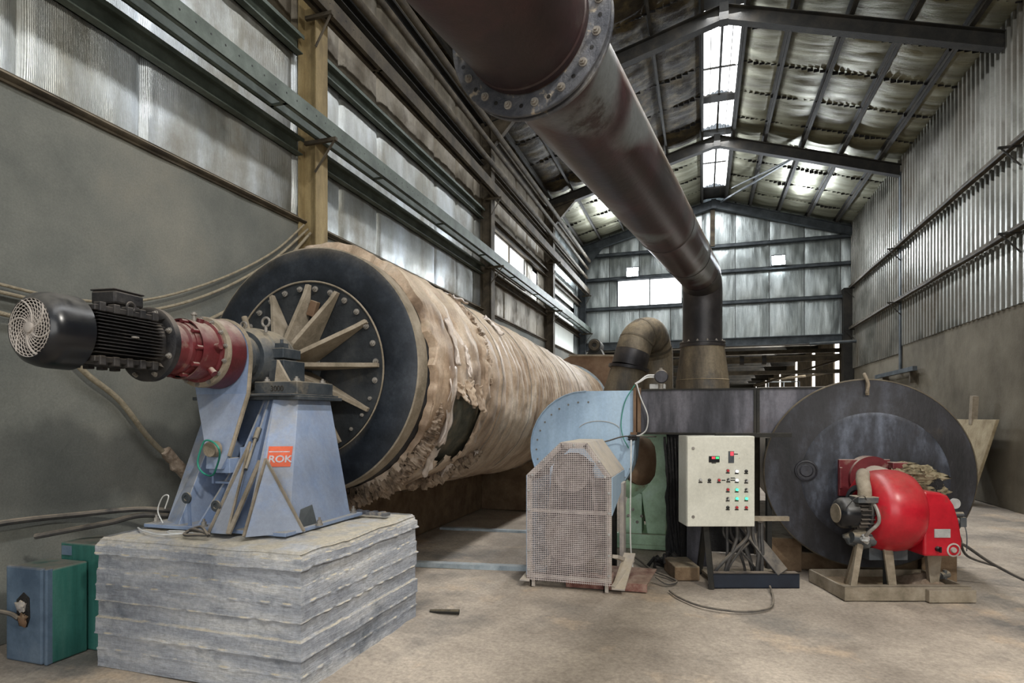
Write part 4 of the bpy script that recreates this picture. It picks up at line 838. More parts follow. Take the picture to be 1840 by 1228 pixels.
for t in st_:
    for k in range(NA):
        a = 2 * PI * k / NA
        e = Vector((math.cos(a), 0, math.sin(a))); tt = t
        if t < 0.34: tt = t - 0.11 + 0.10 * max(0, -math.sin(a)) + 0.6 * 0.09 * nz(math.cos(a) * 5, math.sin(a) * 5, 2) + 0.05 * nz(math.cos(a) * 14, math.sin(a) * 14, 2)
        V.append(dc + da * tt + e * (wrap_r(t, a) if t > 0.305 else 1.045))
for i in range(NT):
    for k in range(NA):
        a = 2 * PI * (k + 0.5) / NA; t = (st_[i] + st_[i + 1]) / 2
        if bare(t, a): continue
        F.append((i * NA + k, (i + 1) * NA + k, (i + 1) * NA + (k + 1) % NA, i * NA + (k + 1) % NA))
q.add(V, F); wr = q.build('insulation_wrap', M['wrap'], dr, smooth=True)
q = MB(); q.lathe([(0.3, R1 + 0.02), (2.0, R1 + 0.02)], dc, da, 72); o = q.build('bare_shell', M['scorch'], dr, smooth=True)
# lumpy wool exposed at seams and hanging edge
def wool(pf, r0, n, m, parent, nm, amp=0.5, nn=12, seed=0):
    pts = [pf(i / (n - 1)) for i in range(n)]
    q = MB(); q.tube(pts, [r0 * max(0.25, math.sin(PI * min(1, max(0, i / (n - 1)))) ** 0.35) for i in range(n)], nn, rf=lambda i, a: 1 + amp * 1.6 * nz(i * 0.33 + seed, math.cos(a) * 1.3, math.sin(a) * 1.3) + amp * nz(i * 0.9 + seed, math.cos(a) * 3, math.sin(a) * 3))
    return q.build(nm, m, parent, smooth=True)
def arc(a0, a1, t, r, wob=0.02, sd=0):
    def f(u):
        a = R(a0 + (a1 - a0) * u); rr = r(u) if callable(r) else r; tt = t(u) if callable(t) else t
        return dc + da * (tt + wob * nz(u * 9, sd, 1)) + Vector((math.cos(a), 0, math.sin(a))) * (rr + wob * nz(u * 12, sd, 5))
    return f
wool(arc(-112, -14, lambda u: 0.26 + 0.10 * u, lambda u: 1.10 + 0.035 * math.sin(PI * u)), 0.070, 260, M['wool'], wr, 'hanging_wool', 0.65, 16, seed=1)
wool(arc(-20, 75, lambda u: 0.26, 1.07, 0.03, 4), 0.018, 160, M['wool'], wr, 'edge_wool', 0.7, seed=9)
wool(arc(-2, 60, lambda u: 1.50 - 0.05 * u, 1.105, 0.03, 3), 0.034, 160, M['wool'], wr, 'seam_wool', 0.8, seed=3)
wool(arc(-66, -40, lambda u: 0.9 + 1.0 * u, lambda u: 1.14 + 0.02 * math.sin(6 * u), 0.04, 6), 0.060, 130, M['wool'], wr, 'sagging_wool', 0.8, seed=5)
# torn film flaps round the bare patch
def flap(t0, a0, tw, al, lift, m, nm='torn_flap', sd=0):
    q = MB()
    def fn(u, v):
        t = t0 + tw * (u - 0.5) * (1 - 0.35 * v) + 0.06 * v * nz(sd, v * 2, 1); a = R(a0 - al * v + 2.5 * nz(sd, u * 3, 2)); r = 1.125 + lift * v * v + 0.03 * nz(u * 4 + sd, v * 5, sd) + 0.012 * math.sin(u * 14 + sd)
        return dc + da * t + Vector((math.cos(a), 0, math.sin(a))) * r
    q.grid(fn, 12, 20); o = q.build(nm, m, wr, smooth=True)
    sm = o.modifiers.new('thickness', 'SOLIDIFY'); sm.thickness = 0.008; return o
flap(0.50, 2, 0.16, 34, 0.05, M['wrap_film'], sd=1); flap(0.66, -4, 0.20, 7, 0.09, M['wrap'], sd=2); flap(0.92, -2, 0.22, 11, 0.08, M['wrap'], sd=3)
flap(1.16, -3, 0.20, 12, 0.09, M['wrap'], sd=4); flap(0.64, -36, 0.16, 13, 0.08, M['wrap_film'], sd=5); flap(0.42, -28, 0.14, 16, 0.06, M['wrap'], sd=6)
flap(1.30, -48, 0.14, 8, 0.05, M['wrap_film'], sd=7); flap(1.78, -40, 0.09, 22, 0.02, M['wrap_film'], sd=8); flap(1.62, 58, 0.24, 10, 0.05, M['wrap_film'], sd=9); flap(2.4, 50, 0.1, 16, 0.02, M['wrap_film'], sd=10)
flap(0.62, 26, 0.05, 22, 0.01, M['wrap_film'], sd=11); flap(0.86, 14, 0.05, 14, 0.015, M['wrap_film'], sd=12)
# tie wires and end hoop
for k, t in enumerate([1.95, 3.1, 4.8, 6.4, 8.0]):
    q = MB(); q.tube([dc + da * (t + 0.015 * math.sin(3 * a + k)) + Vector((math.cos(a), 0, math.sin(a))) * (wrap_r(t, a) + 0.006) for a in [2 * PI * i / 90 for i in range(91)]], 0.004, 5, caps=False); q.build('tie_wire', M['bolt'], wr, smooth=True)
q = MB(); q.lathe([(LEN + 0.28, 1.05), (LEN + 0.28, 1.15), (LEN + 0.34, 1.15), (LEN + 0.34, 1.05)], dc, da, 72); q.build('end_hoop', M['galv'], dr, smooth=True)

# ---- hopper at the far end, its little motor
hp_ = thing('feed_hopper', (-2.8, 14.2, 0), 'rusty brown sheet metal housing at the far end of the drum', 'hopper')
q = MB(); q.prism([(-4.1, 14.07, 0.6), (-1.75, 14.07, 0.6), (-1.35, 14.07, 1.6), (-1.25, 14.07, 2.90), (-3.0, 14.07, 2.96), (-3.55, 14.07, 2.70), (-4.1, 14.07, 2.2)], (0, 1.8, 0)); q.build('housing', M['hopper'], hp_, bevel=0.01)
q = MB(); q.bar((-3.02, 14.0, 2.97), (-1.25, 14.0, 2.91), 0.06, 0.03); q.build('top_lip', M['dusty'], hp_)
for x in (-3.9, -1.9):
    q = MB(); q.b2((x - 0.08, 14.2, 0), (x + 0.08, 14.36, 0.6)); q.build('leg', M['hopper'], hp_)
t = thing('gear_motor', (-2.43, 14.2, 2.95), 'small dark motor sitting on top of the brown hopper', 'motor')
q = MB(); q.cyl((-2.43, 14.1, 3.2), (-2.43, 14.6, 3.2), 0.15, n=24); q.build('body', M['steel_dark'], t, smooth=True)
q = MB(); q.lathe([(0, 0.05), (-0.03, 0.06), (-0.03, 0.12), (0, 0.13)], (-2.43, 14.1, 3.2), (0, 1, 0), 24); q.build('end_cover', M['steel_brown'], t, smooth=True)
q = MB(); q.prism([(-2.63, 14.15, 2.955), (-2.22, 14.15, 2.955), (-2.30, 14.15, 3.12), (-2.55, 14.15, 3.12)], (0, 0.4, 0)); q.build('foot', M['steel_dark'], t)

# ---- wall and supports under the drum
q = MB(); q.b2((-3.72, 4.35, 0.0), (-3.42, 9.2, 0.62)); q.b2((-3.72, 9.2, 0.0), (-1.4, 9.5, 0.80)); o = q.build('low_plinth_wall', M['brick'], bevel=0.02); at_origin(o, (-3.5, 6.8, 0)); tag(o, 'dark brown dusty low wall in the shade under the drum', 'low wall')
for k, y in enumerate((9.9, 12.9)):
    t = thing('roller_support', (AX, y, 0), 'dark roller support under the drum, %s one' % ['nearer', 'farther'][k], 'roller support', 'roller supports under the drum')
    q = MB(); q.b2((AX - 1.0, y - 0.25, 0), (AX + 1.0, y + 0.25, 0.24)); q.build('base', M['brick'], t, bevel=0.01)
    for s_ in (-1, 1):
        q = MB(); zz = axz(y) - 1.215; q.cyl((AX + s_ * 0.62, y - 0.12, zz), (AX + s_ * 0.62, y + 0.12, zz), 0.2, n=28); q.build('roller', M['steel_dark'], t, smooth=True)
q = MB(); q.cyl((-2.0, 9.1, 0.30), (-2.0, 9.1, 0.75), 0.01, n=8); o = q.build('hanging_rod', M['bolt']); at_origin(o, (-2.0, 9.1, 0.3)); tag(o, 'thin pale rod standing in the shade under the drum', 'rod')
for k, (a, b, l_) in enumerate([((-2.02, 5.52, 0.035), (-1.30, 5.76, 0.035), 'nearer galvanised strip on the floor between concrete block and wire guard'), ((-3.35, 7.42, 0.02), (-1.8, 7.55, 0.02), 'farther galvanised strip on the floor in the shade of the drum')]):
    a = Vector(a); b = Vector(b)
    if k == 0: a = Vector((-2.85, 5.50, 0.035)); b = Vector((-1.45, 5.70, 0.035))
    q = MB(); q.bar(a, b, 0.09, 0.006); q.bar(a + Vector((0, -0.043, -0.02)), b + Vector((0, -0.043, -0.02)), 0.006, 0.045); q.bar(a + Vector((0, 0.043, -0.02)), b + Vector((0, 0.043, -0.02)), 0.006, 0.045)
    o = q.build('steel_channel', M['galv']); at_origin(o, a); tag(o, l_, 'steel channel')
q = MB(); q.tube([(-1.98, 4.18, 0.02), (-1.9, 4.20, 0.02), (-1.76, 4.23, 0.02)], [0.014, 0.016, 0.02], 10); o = q.build('steel_bar', M['steel_dark'], smooth=True); at_origin(o, (-1.9, 4.2, 0)); tag(o, 'short dark bar lying on the floor by the right corner of the concrete block', 'bar')

# ---- blue-green boxes by the wall
bxs = thing('switch_box', (-3.9, 2.72, 0), 'blue and green dusty steel box with a broken opening, at the bottom left corner', 'electrical box')
q = MB(); q.b2((-4.11, 2.60, 0.0), (-3.80, 2.63, 0.585)); fr = q.build('front_panel', M['teal_blue'], bxs, bevel=0.012)
q = MB(); q.b2((-4.10, 2.63, 0.0), (-3.765, 2.86, 0.575)); q.build('body', M['teal'], bxs, bevel=0.01)
q = MB(); q.b2((-3.79, 2.605, 0.0), (-3.765, 2.645, 0.58)); q.build('corner_post', M['teal_blue'], bxs, bevel=0.006)
q = MB(); q.prism([(-3.99, 2.597, 0.22), (-3.92, 2.597, 0.22), (-3.895, 2.597, 0.28), (-3.90, 2.597, 0.40), (-3.95, 2.597, 0.43), (-4.01, 2.597, 0.38), (-4.01, 2.597, 0.28)], (0, 0.003, 0)); q.build('opening', M['tar'], fr)
q = MB(); q.sphere((-3.96, 2.59, 0.35), 0.040, 12, 8, (1, 0.5, 0.9), 0.8); q.build('cloth_plug', M['guard'], fr, smooth=True)
q = MB(); q.sphere((-3.94, 2.588, 0.265), 0.036, 12, 8, (0.9, 0.5, 1.1), 0.9); q.build('rusty_terminal', M['hopper'], fr, smooth=True)
b2_ = thing('junction_box', (-3.7, 2.9, 0), 'taller teal box wedged between the front box and the concrete block', 'electrical box')
q = MB(); q.b2((-4.02, 2.87, 0.0), (-3.53, 3.12, 0.68)); q.build('body', M['teal'], b2_, bevel=0.01)
q = MB(); q.b2((-4.0, 2.862, 0.60), (-3.92, 2.87, 0.66)); q.b2((-3.60, 2.862, 0.02), (-3.58, 2.87, 0.66)); q.build('edge_strip', M['teal_blue'], b2_)
cable([(-4.6, 2.4, 0.34), (-4.3, 2.5, 0.33), (-4.06, 2.575, 0.30), (-3.97, 2.585, 0.27)], 0.014, M['cable'], 'dark cable entering the broken opening of the blue box')

# ---- ropes and cables along the left wall
WX = XL + 0.06
rope = lambda pts, r, l_, grp='ropes slung along the left wall': tag(cable([(WX if x is None else x, y, z) for x, y, z in pts], r, M['rope'], l_, 'rope', 'rope', 10), group=grp)
N_ = None
rope([(N_, 0.5, 3.0), (N_, 2.0, 2.44), (N_, 2.75, 2.36), (N_, 3.15, 2.35), (N_, 3.6, 2.41), (N_, 4.1, 2.58), (N_, 4.75, 2.90), (N_, 5.35, 3.28), (-4.30, 5.78, 3.68)], 0.011, 'topmost dusty rope sagging along the left wall above the motor')
rope([(N_, 0.5, 2.9), (N_, 2.0, 2.38), (N_, 2.75, 2.31), (N_, 3.2, 2.30), (N_, 3.65, 2.34), (N_, 4.15, 2.50), (N_, 4.75, 2.80), (N_, 5.35, 3.20), (-4.28, 5.82, 3.64)], 0.013, 'middle dusty rope sagging along the left wall behind the terminal box')
rope([(N_, 0.5, 2.55), (N_, 2.0, 2.28), (N_, 2.75, 2.17), (N_, 3.4, 2.13), (N_, 3.9, 2.20), (N_, 4.4, 2.38), (N_, 4.9, 2.68), (N_, 5.4, 3.10), (-4.26, 5.84, 3.60)], 0.016, 'lowest and thickest rope sagging along the left wall behind the gearbox')
rope([(N_, 3.15, 1.95), (N_, 3.3, 1.81), (N_, 3.55, 1.63), (N_, 3.8, 1.34), (N_, 4.0, 1.16), (N_, 4.2, 1.0), (N_, 4.5, 0.85)], 0.022, 'thick dusty rope running down diagonally behind the blue stand', None)
q = MB()
q.tube([(WX + 0.02, 3.95 + 0.04 * i, 1.22 - 0.045 * i) for i in range(9)], 0.045, 12, rf=lambda i, a: 1 + 0.7 * nz(i * 0.8, math.cos(a) * 2, math.sin(a) * 2)); o = q.build('wool_clump', M['wool'], smooth=True); at_origin(o, (WX, 4.1, 1.05)); tag(o, 'brown wool clump stuck at the lower end of the diagonal rope', 'clump')
cable([(WX, 0.5, 0.74), (WX, 2.0, 0.78), (WX, 2.7, 0.81), (WX, 3.2, 0.79), (-4.2, 3.6, 0.78), (-4.0, 3.8, 0.74)], 0.02, M['cable'], 'thick grey cable running low along the left wall behind the boxes')
cable([(-4.15, 2.8, 0.72), (-3.95, 2.9, 0.76), (-3.75, 3.0, 0.80), (-3.6, 3.1, 0.84), (-3.5, 3.3, 0.81), (-3.42, 3.5, 0.82)], 0.018, M['cable'], 'dark cable draped from the teal box onto the concrete block')
# ================================================================ OVERHEAD DUCT
du = thing('exhaust_duct', (0.0, 6.62, 1.8), 'huge maroon and grey round duct crossing overhead with bolted flanges, down to a brown cone', 'duct')
PR = 0.20
def dp(y): t_ = 6.6 - y; return Vector((0.0 - 0.112 * t_, y, 2.965 - 0.047 * t_))
dirp = (dp(2.0) - dp(6.0)).normalized()
FY = 1.86
q = MB(); q.lathe([(0, PR), (0.0, PR), ((dp(6.15) - dp(FY)).length, PR)], dp(FY), -dirp, 64); q.build('sloping_pipe', M['rust_pipe'], du, smooth=True)
q = MB(); q.lathe([(0.03, PR - 0.012), (0.03, PR + 0.008), (0.055, PR + 0.008), (0.06, PR + 0.004), (2.2, PR + 0.006)], dp(FY), dirp, 64); q.build('upper_pipe', M['maroon_dark'], du, smooth=True)
q = MB(); q.lathe([(0.0, PR + 0.004), (0.06, PR + 0.004)], dp(FY) + dirp * 0.01, dirp, 64); q.build('weld_collar', M['hopper'], du, smooth=True)
for k, (d0, m_, n_) in enumerate([(-0.034, 'flange', 'rear_flange'), (0.0, 'flange', 'front_flange')]):
    q = MB(); q.lathe([(0, PR - 0.02), (0, 0.269), (0.003, 0.272), (0.013, 0.272), (0.016, 0.269), (0.016, PR - 0.02)], dp(FY) + dirp * (d0 + 0.006), dirp, 72); fl = q.build(n_, M['galv'] if False else M[m_], du, smooth=True)
fx, fy, fd = basis(dirp)
for k in range(16):
    a = 2 * PI * k / 16 + 0.1; e = fx * math.cos(a) + fy * math.sin(a); bolt(fl, dp(FY) + dirp * 0.022 + e * 0.239, dirp, 0.0095, 0.012, M['bolt'])
    a += PI / 16; e = fx * math.cos(a) + fy * math.sin(a); q = MB(); q.cyl(dp(FY) + dirp * 0.0215 + e * 0.241, dp(FY) + dirp * 0.0225 + e * 0.241, 0.007, n=12); q.build('bolt_hole', M['tar'], fl)
for y in (4.35, 5.4):
    q = MB(); q.lathe([(-0.006, PR), (0, PR + 0.004), (0.006, PR)], dp(y), dirp, 64); q.build('weld_seam', M['pipe_dark'], du, smooth=True)
# mitred elbow
el = [dp(6.15), dp(6.42), Vector((-0.005, 6.58, 2.90)), Vector((0.0, 6.64, 2.76)), Vector((0.0, 6.65, 2.60)), Vector((0.0, 6.65, 2.26))]
q = MB(); q.tube(spline([el[0], dp(6.35)] + el[2:4] + [el[4]], 5), PR + 0.001, 56, caps=False); q.build('elbow', M['pipe_dark'], du, smooth=True)
q = MB(); q.cyl(el[4] + Vector((0, 0, 0.02)), el[5], PR, n=56, caps=False); q.build('vertical_pipe', M['pipe_dark'], du, smooth=True)
q = MB(); q.lathe([(0, PR - 0.01), (0, 0.232), (0.02, 0.234), (0.022, 0.225), (0.035, 0.225), (0.037, 0.232), (0.05, 0.232), (0.05, PR - 0.01)], (0, 6.65, 2.235), (0, 0, 1), 48); cf = q.build('collar_flange', M['pipe_dark'], du, smooth=True)
for k in range(14):
    a = 2 * PI * k / 14; bolt(cf, (0.218 * math.cos(a), 6.65 + 0.218 * math.sin(a), 2.285), (0, 0, 1), 0.010, 0.012, M['bolt'])
q = MB(); q.lathe([(0, 0.272), (0.035, 0.27), (0.10, 0.268), (0.102, 0.273), (0.108, 0.266), (0.45, 0.222), (0.46, 0.222)], (0, 6.65, 1.785), (0, 0, 1), 56); q.build('reducer_cone', M['pipe_brown'], du, smooth=True)

# second duct behind
d2 = thing('bent_duct', (-0.9, 8.4, 1.5), 'brown dusty round duct bent over like a hook behind the blue fan', 'duct')
q = MB(); q.cyl((-1.12, 8.25, 1.5), (-0.965, 8.32, 2.16), 0.275, 0.235, 40); q.build('lower_cone', M['pipe_brown'], d2, smooth=True)
q = MB(); q.lathe([(0, 0.2), (0, 0.275), (0.04, 0.275), (0.04, 0.2)], (-0.965, 8.32, 2.15), (0.16, 0.05, 0.95), 40); q.build('flange', M['pipe_dark'], d2, smooth=True)
pth = spline([(-0.955, 8.32, 2.19), (-0.92, 8.34, 2.34), (-0.885, 8.37, 2.47), (-0.83, 8.44, 2.60), (-0.72, 8.60, 2.66), (-0.68, 8.82, 2.60), (-0.65, 8.95, 2.44), (-0.64, 9.0, 2.2), (-0.64, 9.0, 0.0)], 6)
q = MB(); q.tube(pth[:9], 0.238, 40, caps=False); q.build('dark_sleeve', M['pipe_dark'], d2, smooth=True)
q = MB(); q.tube(pth[8:], 0.236, 40, caps=False); q.build('bend', M['pipe_brown'], d2, smooth=True)
for i in (14, 20, 28, 34):
    q = MB(); q.tube(pth[i:i + 2], 0.241, 40, caps=False); q.build('seam_band', M['steel_brown'], d2, smooth=True)

# ================================================================ FAN AND RECTANGULAR DUCT
fa = thing('centrifugal_fan', (-1.2, 6.5, 0), 'light blue centrifugal fan casing behind the wire mesh guard', 'fan')
cx, cz = -1.19, 1.16
def vol(r_off=0.0):
    P_ = []
    P_.append((-0.655, 1.775)); P_.append((cx + 0.02, 1.775))
    for k in range(1, 27):
        a = R(90 + k * 10); r_ = 0.615 - 0.00075 * (k * 10) * 0.5
        P_.append((cx + r_ * math.cos(a), cz + r_ * math.sin(a)))
    P_.append((-0.655, 1.34))
    return P_
poly = vol()
def pr(poly, y0, y1): 
    q = MB(); V = [(x, y0, z) for x, z in poly] + [(x, y1, z) for x, z in poly]; n = len(poly)
    F = [(i, (i + 1) % n, n + (i + 1) % n, n + i) for i in range(n)]
    cV = len(V); V += [(cx, y0, cz), (cx, y1, cz)]
    F += [(cV, (i + 1) % n, i) for i in range(n)] + [(cV + 1, n + i, n + (i + 1) % n) for i in range(n)]
    q.add(V, F); return q
pr(poly, 6.28, 6.78).build('casing', M['blue_fan'], fa)
q = MB(); q.tube([Vector((x, 6.275, z)) for x, z in poly[1:28]], 0.008, 6); q.build('casing_edge', M['blue_fan'], fa, smooth=True)
q = MB(); q.b2((-0.70, 6.20, 1.32), (-0.635, 6.82, 1.345)); q.b2((-0.672, 6.22, 1.32), (-0.645, 6.82, 1.80)); q.build('outlet_flange', M['hopper'], fa)
for k in range(22):
    a = R(85 + k * 12); bolt(fa, (cx + 0.52 * math.cos(a), 6.278, cz + 0.50 * math.sin(a)), (0, -1, 0), 0.007, 0.006, M['bolt'])
q = MB(); q.tube([(cx + 0.16 + 0.22 * math.cos(a), 6.272, 1.36 + 0.10 * math.sin(a)) for a in [PI * 0.1 + PI * 0.8 * i / 14 for i in range(15)]], 0.003, 5); q.build('scrape_mark', M['guard'], fa)
q = MB(); q.prism([(-1.42, 6.3, 0.0), (-1.30, 6.3, 0.0), (-1.22, 6.3, 0.62), (-1.34, 6.3, 0.62)], (0, 0.45, 0)); q.b2((-1.05, 6.3, 0), (-0.93, 6.75, 0.62)); q.build('pedestal', M['blue_fan'], fa)

rd = thing('rectangular_duct', (0.4, 6.5, 1.34), 'dark flat sided steel duct running from the blue fan to the furnace', 'duct')
q = MB(); q.b2((-0.635, 6.28, 1.34), (0.50, 6.90, 1.78)); q.build('near_section', M['duct'], rd, bevel=0.004)
q = MB(); q.b2((0.51, 6.28, 1.34), (1.3, 6.90, 1.79)); q.build('far_section', M['duct'], rd, bevel=0.004)
q = MB(); q.b2((-0.64, 6.25, 1.325), (1.2, 6.29, 1.345)); q.b2((-0.62, 6.26, 1.772), (1.2, 6.29, 1.785)); q.b2((0.475, 6.262, 1.34), (0.50, 6.285, 1.785)); q.b2((0.505, 6.268, 1.34), (0.53, 6.285, 1.785)); q.build('flange_strip', M['steel_dark'], rd)
q = MB(); q.b2((-0.635, 6.255, 1.345), (-0.60, 6.28, 1.80)); q.build('rusty_edge', M['hopper'], rd)
q = MB(); q.b2((-0.60, 6.20, 1.785), (0.55, 6.27, 1.79)); o = None

ps = thing('pressure_switch', (-0.42, 6.32, 1.79), 'round grey transmitter with white conduits on top of the duct joint', 'transmitter')
q = MB(); q.lathe([(0, 0.0), (0, 0.058), (0.015, 0.068), (0.06, 0.07), (0.075, 0.06), (0.08, 0)], (-0.405, 6.36, 1.915), (0.1, -1, 0), 28); q.build('head', M['duct'], ps, smooth=True)
q = MB(); q.cyl((-0.405, 6.33, 1.98), (-0.405, 6.33, 2.005), 0.018, n=10); q.cyl((-0.405, 6.33, 1.785), (-0.405, 6.33, 1.86), 0.025, n=12); q.build('neck', M['bolt'], ps)
q = MB(); q.b2((-0.52, 6.33, 1.79), (-0.36, 6.39, 1.84)); q.build('bracket', M['pale'], ps, bevel=0.005)
for k in range(2):
    q = MB(); q.tube(spline([(-0.47, 6.32, 1.93 - 0.02 * k), (-0.54, 6.28, 1.925 - 0.02 * k), (-0.61, 6.25, 1.87 - 0.01 * k), (-0.655, 6.235, 1.84)], 5), 0.008, 8); q.build('conduit', M['cable_white'], ps, smooth=True)
cable([(-0.64, 6.24, 1.84), (-0.60, 6.235, 1.70), (-0.53, 6.23, 1.52), (-0.54, 6.23, 1.38), (-0.60, 6.22, 1.32), (-0.68, 6.2, 1.29), (-0.68, 6.1, 1.2)], 0.007, M['cable_white'], 'white cable looping down the dark duct from the round transmitter')
cable([(-0.68, 6.1, 1.27), (-0.665, 5.95, 1.0), (-0.66, 5.85, 0.6), (-0.65, 5.8, 0.25), (-0.62, 5.75, 0.02)], 0.007, M['cable_white'], 'white cable hanging straight down right of the wire guard')
cable([(-0.66, 6.25, 1.83), (-0.76, 6.26, 1.66), (-0.80, 6.26, 1.45), (-0.78, 6.25, 1.30), (-0.72, 6.24, 1.18)], 0.005, M['cable_green'], 'thin green cable running down the right edge of the blue fan')
cable([(-1.12, 6.2, 1.22), (-0.95, 6.2, 1.25), (-0.78, 6.18, 1.30), (-0.66, 6.15, 1.305), (-0.45, 6.3, 1.30)], 0.007, M['cable'], 'dark cable stretched across the lower edge of the blue fan')
q = MB()
for k in range(8): q.sphere((-0.70 + 0.02 * (k % 4) + 0.01 * nz(k, 1, 1), 6.14, 1.30 - 0.022 * (k // 4) + 0.01 * nz(k, 5, 1)), 0.016, 8, 6, jit=0.5)
o = q.build('tape_knot', M['tar'], smooth=True); at_origin(o, (-0.69, 6.14, 1.29)); tag(o, 'knot of dark tape binding the cables at the blue fan outlet', 'tape')

# belt guard with wire mesh
gu = thing('belt_guard', (-1.1, 5.5, 0), 'dusty belt guard with a pointed wire mesh front before the blue fan', 'guard')
GX0, GX1, GY0, GY1 = -1.485, -0.735, 5.12, 5.98
prof = [(GX0, 0.08), (GX1, 0.08), (GX1, 0.985), (-0.945, 1.275), (-1.18, 1.275), (GX0, 0.985)]
def inside(x, z):
    if x < GX0 or x > GX1 or z < 0.08 or z > 1.275: return False
    if z > 0.985:
        t_ = (z - 0.985) / 0.29
        if x < GX0 + t_ * (-1.18 - GX0) or x > GX1 + t_ * (-0.945 - GX1): return False
    return True
q = MB(); p_ = 0.0165; x = GX0 + p_ / 2
while x < GX1:
    zt = 1.275
    if x < -1.18: zt = 0.985 + 0.29 * (x - GX0) / (-1.18 - GX0)
    if x > -0.945: zt = 0.985 + 0.29 * (x - GX1) / (-0.945 - GX1)
    q.box((x, GY0, (0.06 + zt) / 2), (0.0040, 0.004, zt - 0.06)); x += p_
z = 0.07
while z < 1.275:
    xa, xb = GX0, GX1
    if z > 0.985:
        t_ = (z - 0.985) / 0.29; xa = GX0 + t_ * (-1.18 - GX0); xb = GX1 + t_ * (-0.945 - GX1)
    q.box(((xa + xb) / 2, GY0 - 0.003, z), (xb - xa, 0.004, 0.0040)); z += p_
q.build('wire_mesh', M['mesh'], gu)
q = MB()
for a, b in zip(prof, prof[1:] + prof[:1]):
    if a[1] == 0.08 and b[1] == 0.08: q.bar((a[0], GY0 + 0.012, 0.10), (b[0], GY0 + 0.012, 0.10), 0.012, 0.03, (0, 0, 1)); continue
    va = Vector((a[0], GY0 + 0.012, a[1])); vb = Vector((b[0], GY0 + 0.012, b[1])); c_ = Vector((-1.11, GY0 + 0.012, 0.65)); n_ = (vb - va).cross(Vector((0, 1, 0))).normalized(); n_ = n_ if n_.dot(c_ - va) > 0 else -n_
    q.prism([va, vb, vb + n_ * 0.045, va + n_ * 0.045], (0, 0.006, 0))
q.box(((GX0 + GX1) / 2, GY0 + 0.012, 0.675), (GX1 - GX0, 0.006, 0.03))
q.build('front_frame', M['guard'], gu)
q = MB()
up_ = [(GX0, 0.92), (GX0, 0.985), (-1.18, 1.275), (-0.945, 1.275), (GX1, 0.985)]
for a, b in zip(up_, up_[1:]): q.prism([(a[0], GY0 + 0.01, a[1]), (b[0], GY0 + 0.01, b[1]), (b[0], GY1, b[1]), (a[0], GY1, a[1])], (0, 0, 0.006))
q.build('top_cover', M['guard'], gu)
q = MB(); q.prism([(GX1, GY0 + 0.01, 0.985), (GX1, GY1, 0.985), (GX1, GY1, 0.86), (GX1, GY0 + 0.01, 0.66)], (0.006, 0, 0)); q.build('side_panel', M['blue_fan'], gu); q = MB(); q.prism([(GX0, GY0 + 0.01, 0.985), (GX0, GY1, 0.985), (GX0, GY1, 0.1), (GX0, GY0 + 0.01, 0.1)], (-0.006, 0, 0)); q.build('side_panel', M['blue_fan'], gu)
q = MB(); q.b2((GX1 - 0.01, 5.70, 0.08), (GX1 + 0.03, 5.88, 0.88)); q.build('side_post', M['guard'], gu, bevel=0.004)
q = MB(); q.bar((GX1 + 0.02, 5.2, 0.30), (GX1 + 0.09, 5.75, 0.13), 0.05, 0.03); q.bar((GX1 + 0.01, 5.14, 0.05), (GX1 + 0.14, 5.45, 0.22), 0.035, 0.02); q.prism([(GX1 + 0.0, 5.13, 0.03), (GX1 + 0.11, 5.13, 0.03), (GX1 + 0.16, 5.5, 0.26), (GX1 + 0.06, 5.5, 0.26)], (0, 0, 0.012)); q.build('bent_brace', M['guard'], gu)
q = MB(); q.prism([(GX0 - 0.06, 5.10, 0.05), (GX0 + 0.03, 5.10, 0.05), (GX0 + 0.03, 5.3, 0.14), (GX0, 5.3, 0.14)], (0, 0, 0.01)); q.build('foot_plate', M['guard'], gu)
for x in (GX0 + 0.04, GX1 - 0.06):
    q = MB(); q.b2((x - 0.01, 5.14, 0.0), (x + 0.03, 5.16, 0.09)); q.b2((x - 0.01, 5.14, 0.0), (x, 5.35, 0.09)); q.build('leg', M['guard'], gu)
for z in (0.32, 0.50, 0.68, 0.85): 
    for x in (GX0 + 0.022, GX1 - 0.022): bolt(gu, (x, GY0 - 0.006, z), (0, -1, 0), 0.007, 0.006, M['pale'])
for x, z in ((-1.06, 1.255), (-1.33, 1.12), (-0.84, 1.12), (-1.43, 0.99), (-0.79, 0.99), (GX0 + 0.022, 0.15), (GX1 - 0.022, 0.15)): bolt(gu, (x, GY0 - 0.006, z), (0, -1, 0), 0.007, 0.006, M['pale'])
pu = thing('belt_drive', (-1.1, 5.5, 0.02), 'two big dusty belt pulleys seen through the wire mesh', 'belt drive')
for z, r_, n_ in ((1.00, 0.165, 'upper_pulley'), (0.42, 0.235, 'lower_pulley')):
    q = MB(); q.lathe([(0, 0.0), (0, r_ * 0.22), (0.02, r_ * 0.25), (0.035, r_ * 0.3), (0.035, r_ * 0.72), (0.0, r_ * 0.76), (0.0, r_), (0.02, r_ * 0.96), (0.04, r_), (0.06, r_ * 0.96), (0.08, r_), (0.14, r_)], (-1.11, 5.24, z), (0, 1, 0), 40); q.build(n_, M['belt'], pu, smooth=True)
    q = MB(); q.cyl((-1.11, 5.38, z), (-1.11, 6.27, z), 0.035, n=14); q.build('shaft', M['housing'], pu, smooth=True)
for y in (5.27, 5.31, 5.35):
    q = MB(); pts = [(-1.11 + 0.172 * math.cos(a), y, 1.0 + 0.172 * math.sin(a)) for a in [PI * i / 14 for i in range(15)]] + [(-1.11 + 0.242 * math.cos(a), y, 0.42 + 0.242 * math.sin(a)) for a in [PI + PI * i / 14 for i in range(15)]]
    q.tube(pts + [pts[0]], 0.009, 6, caps=False); q.build('belt', M['belt'], pu, smooth=True)
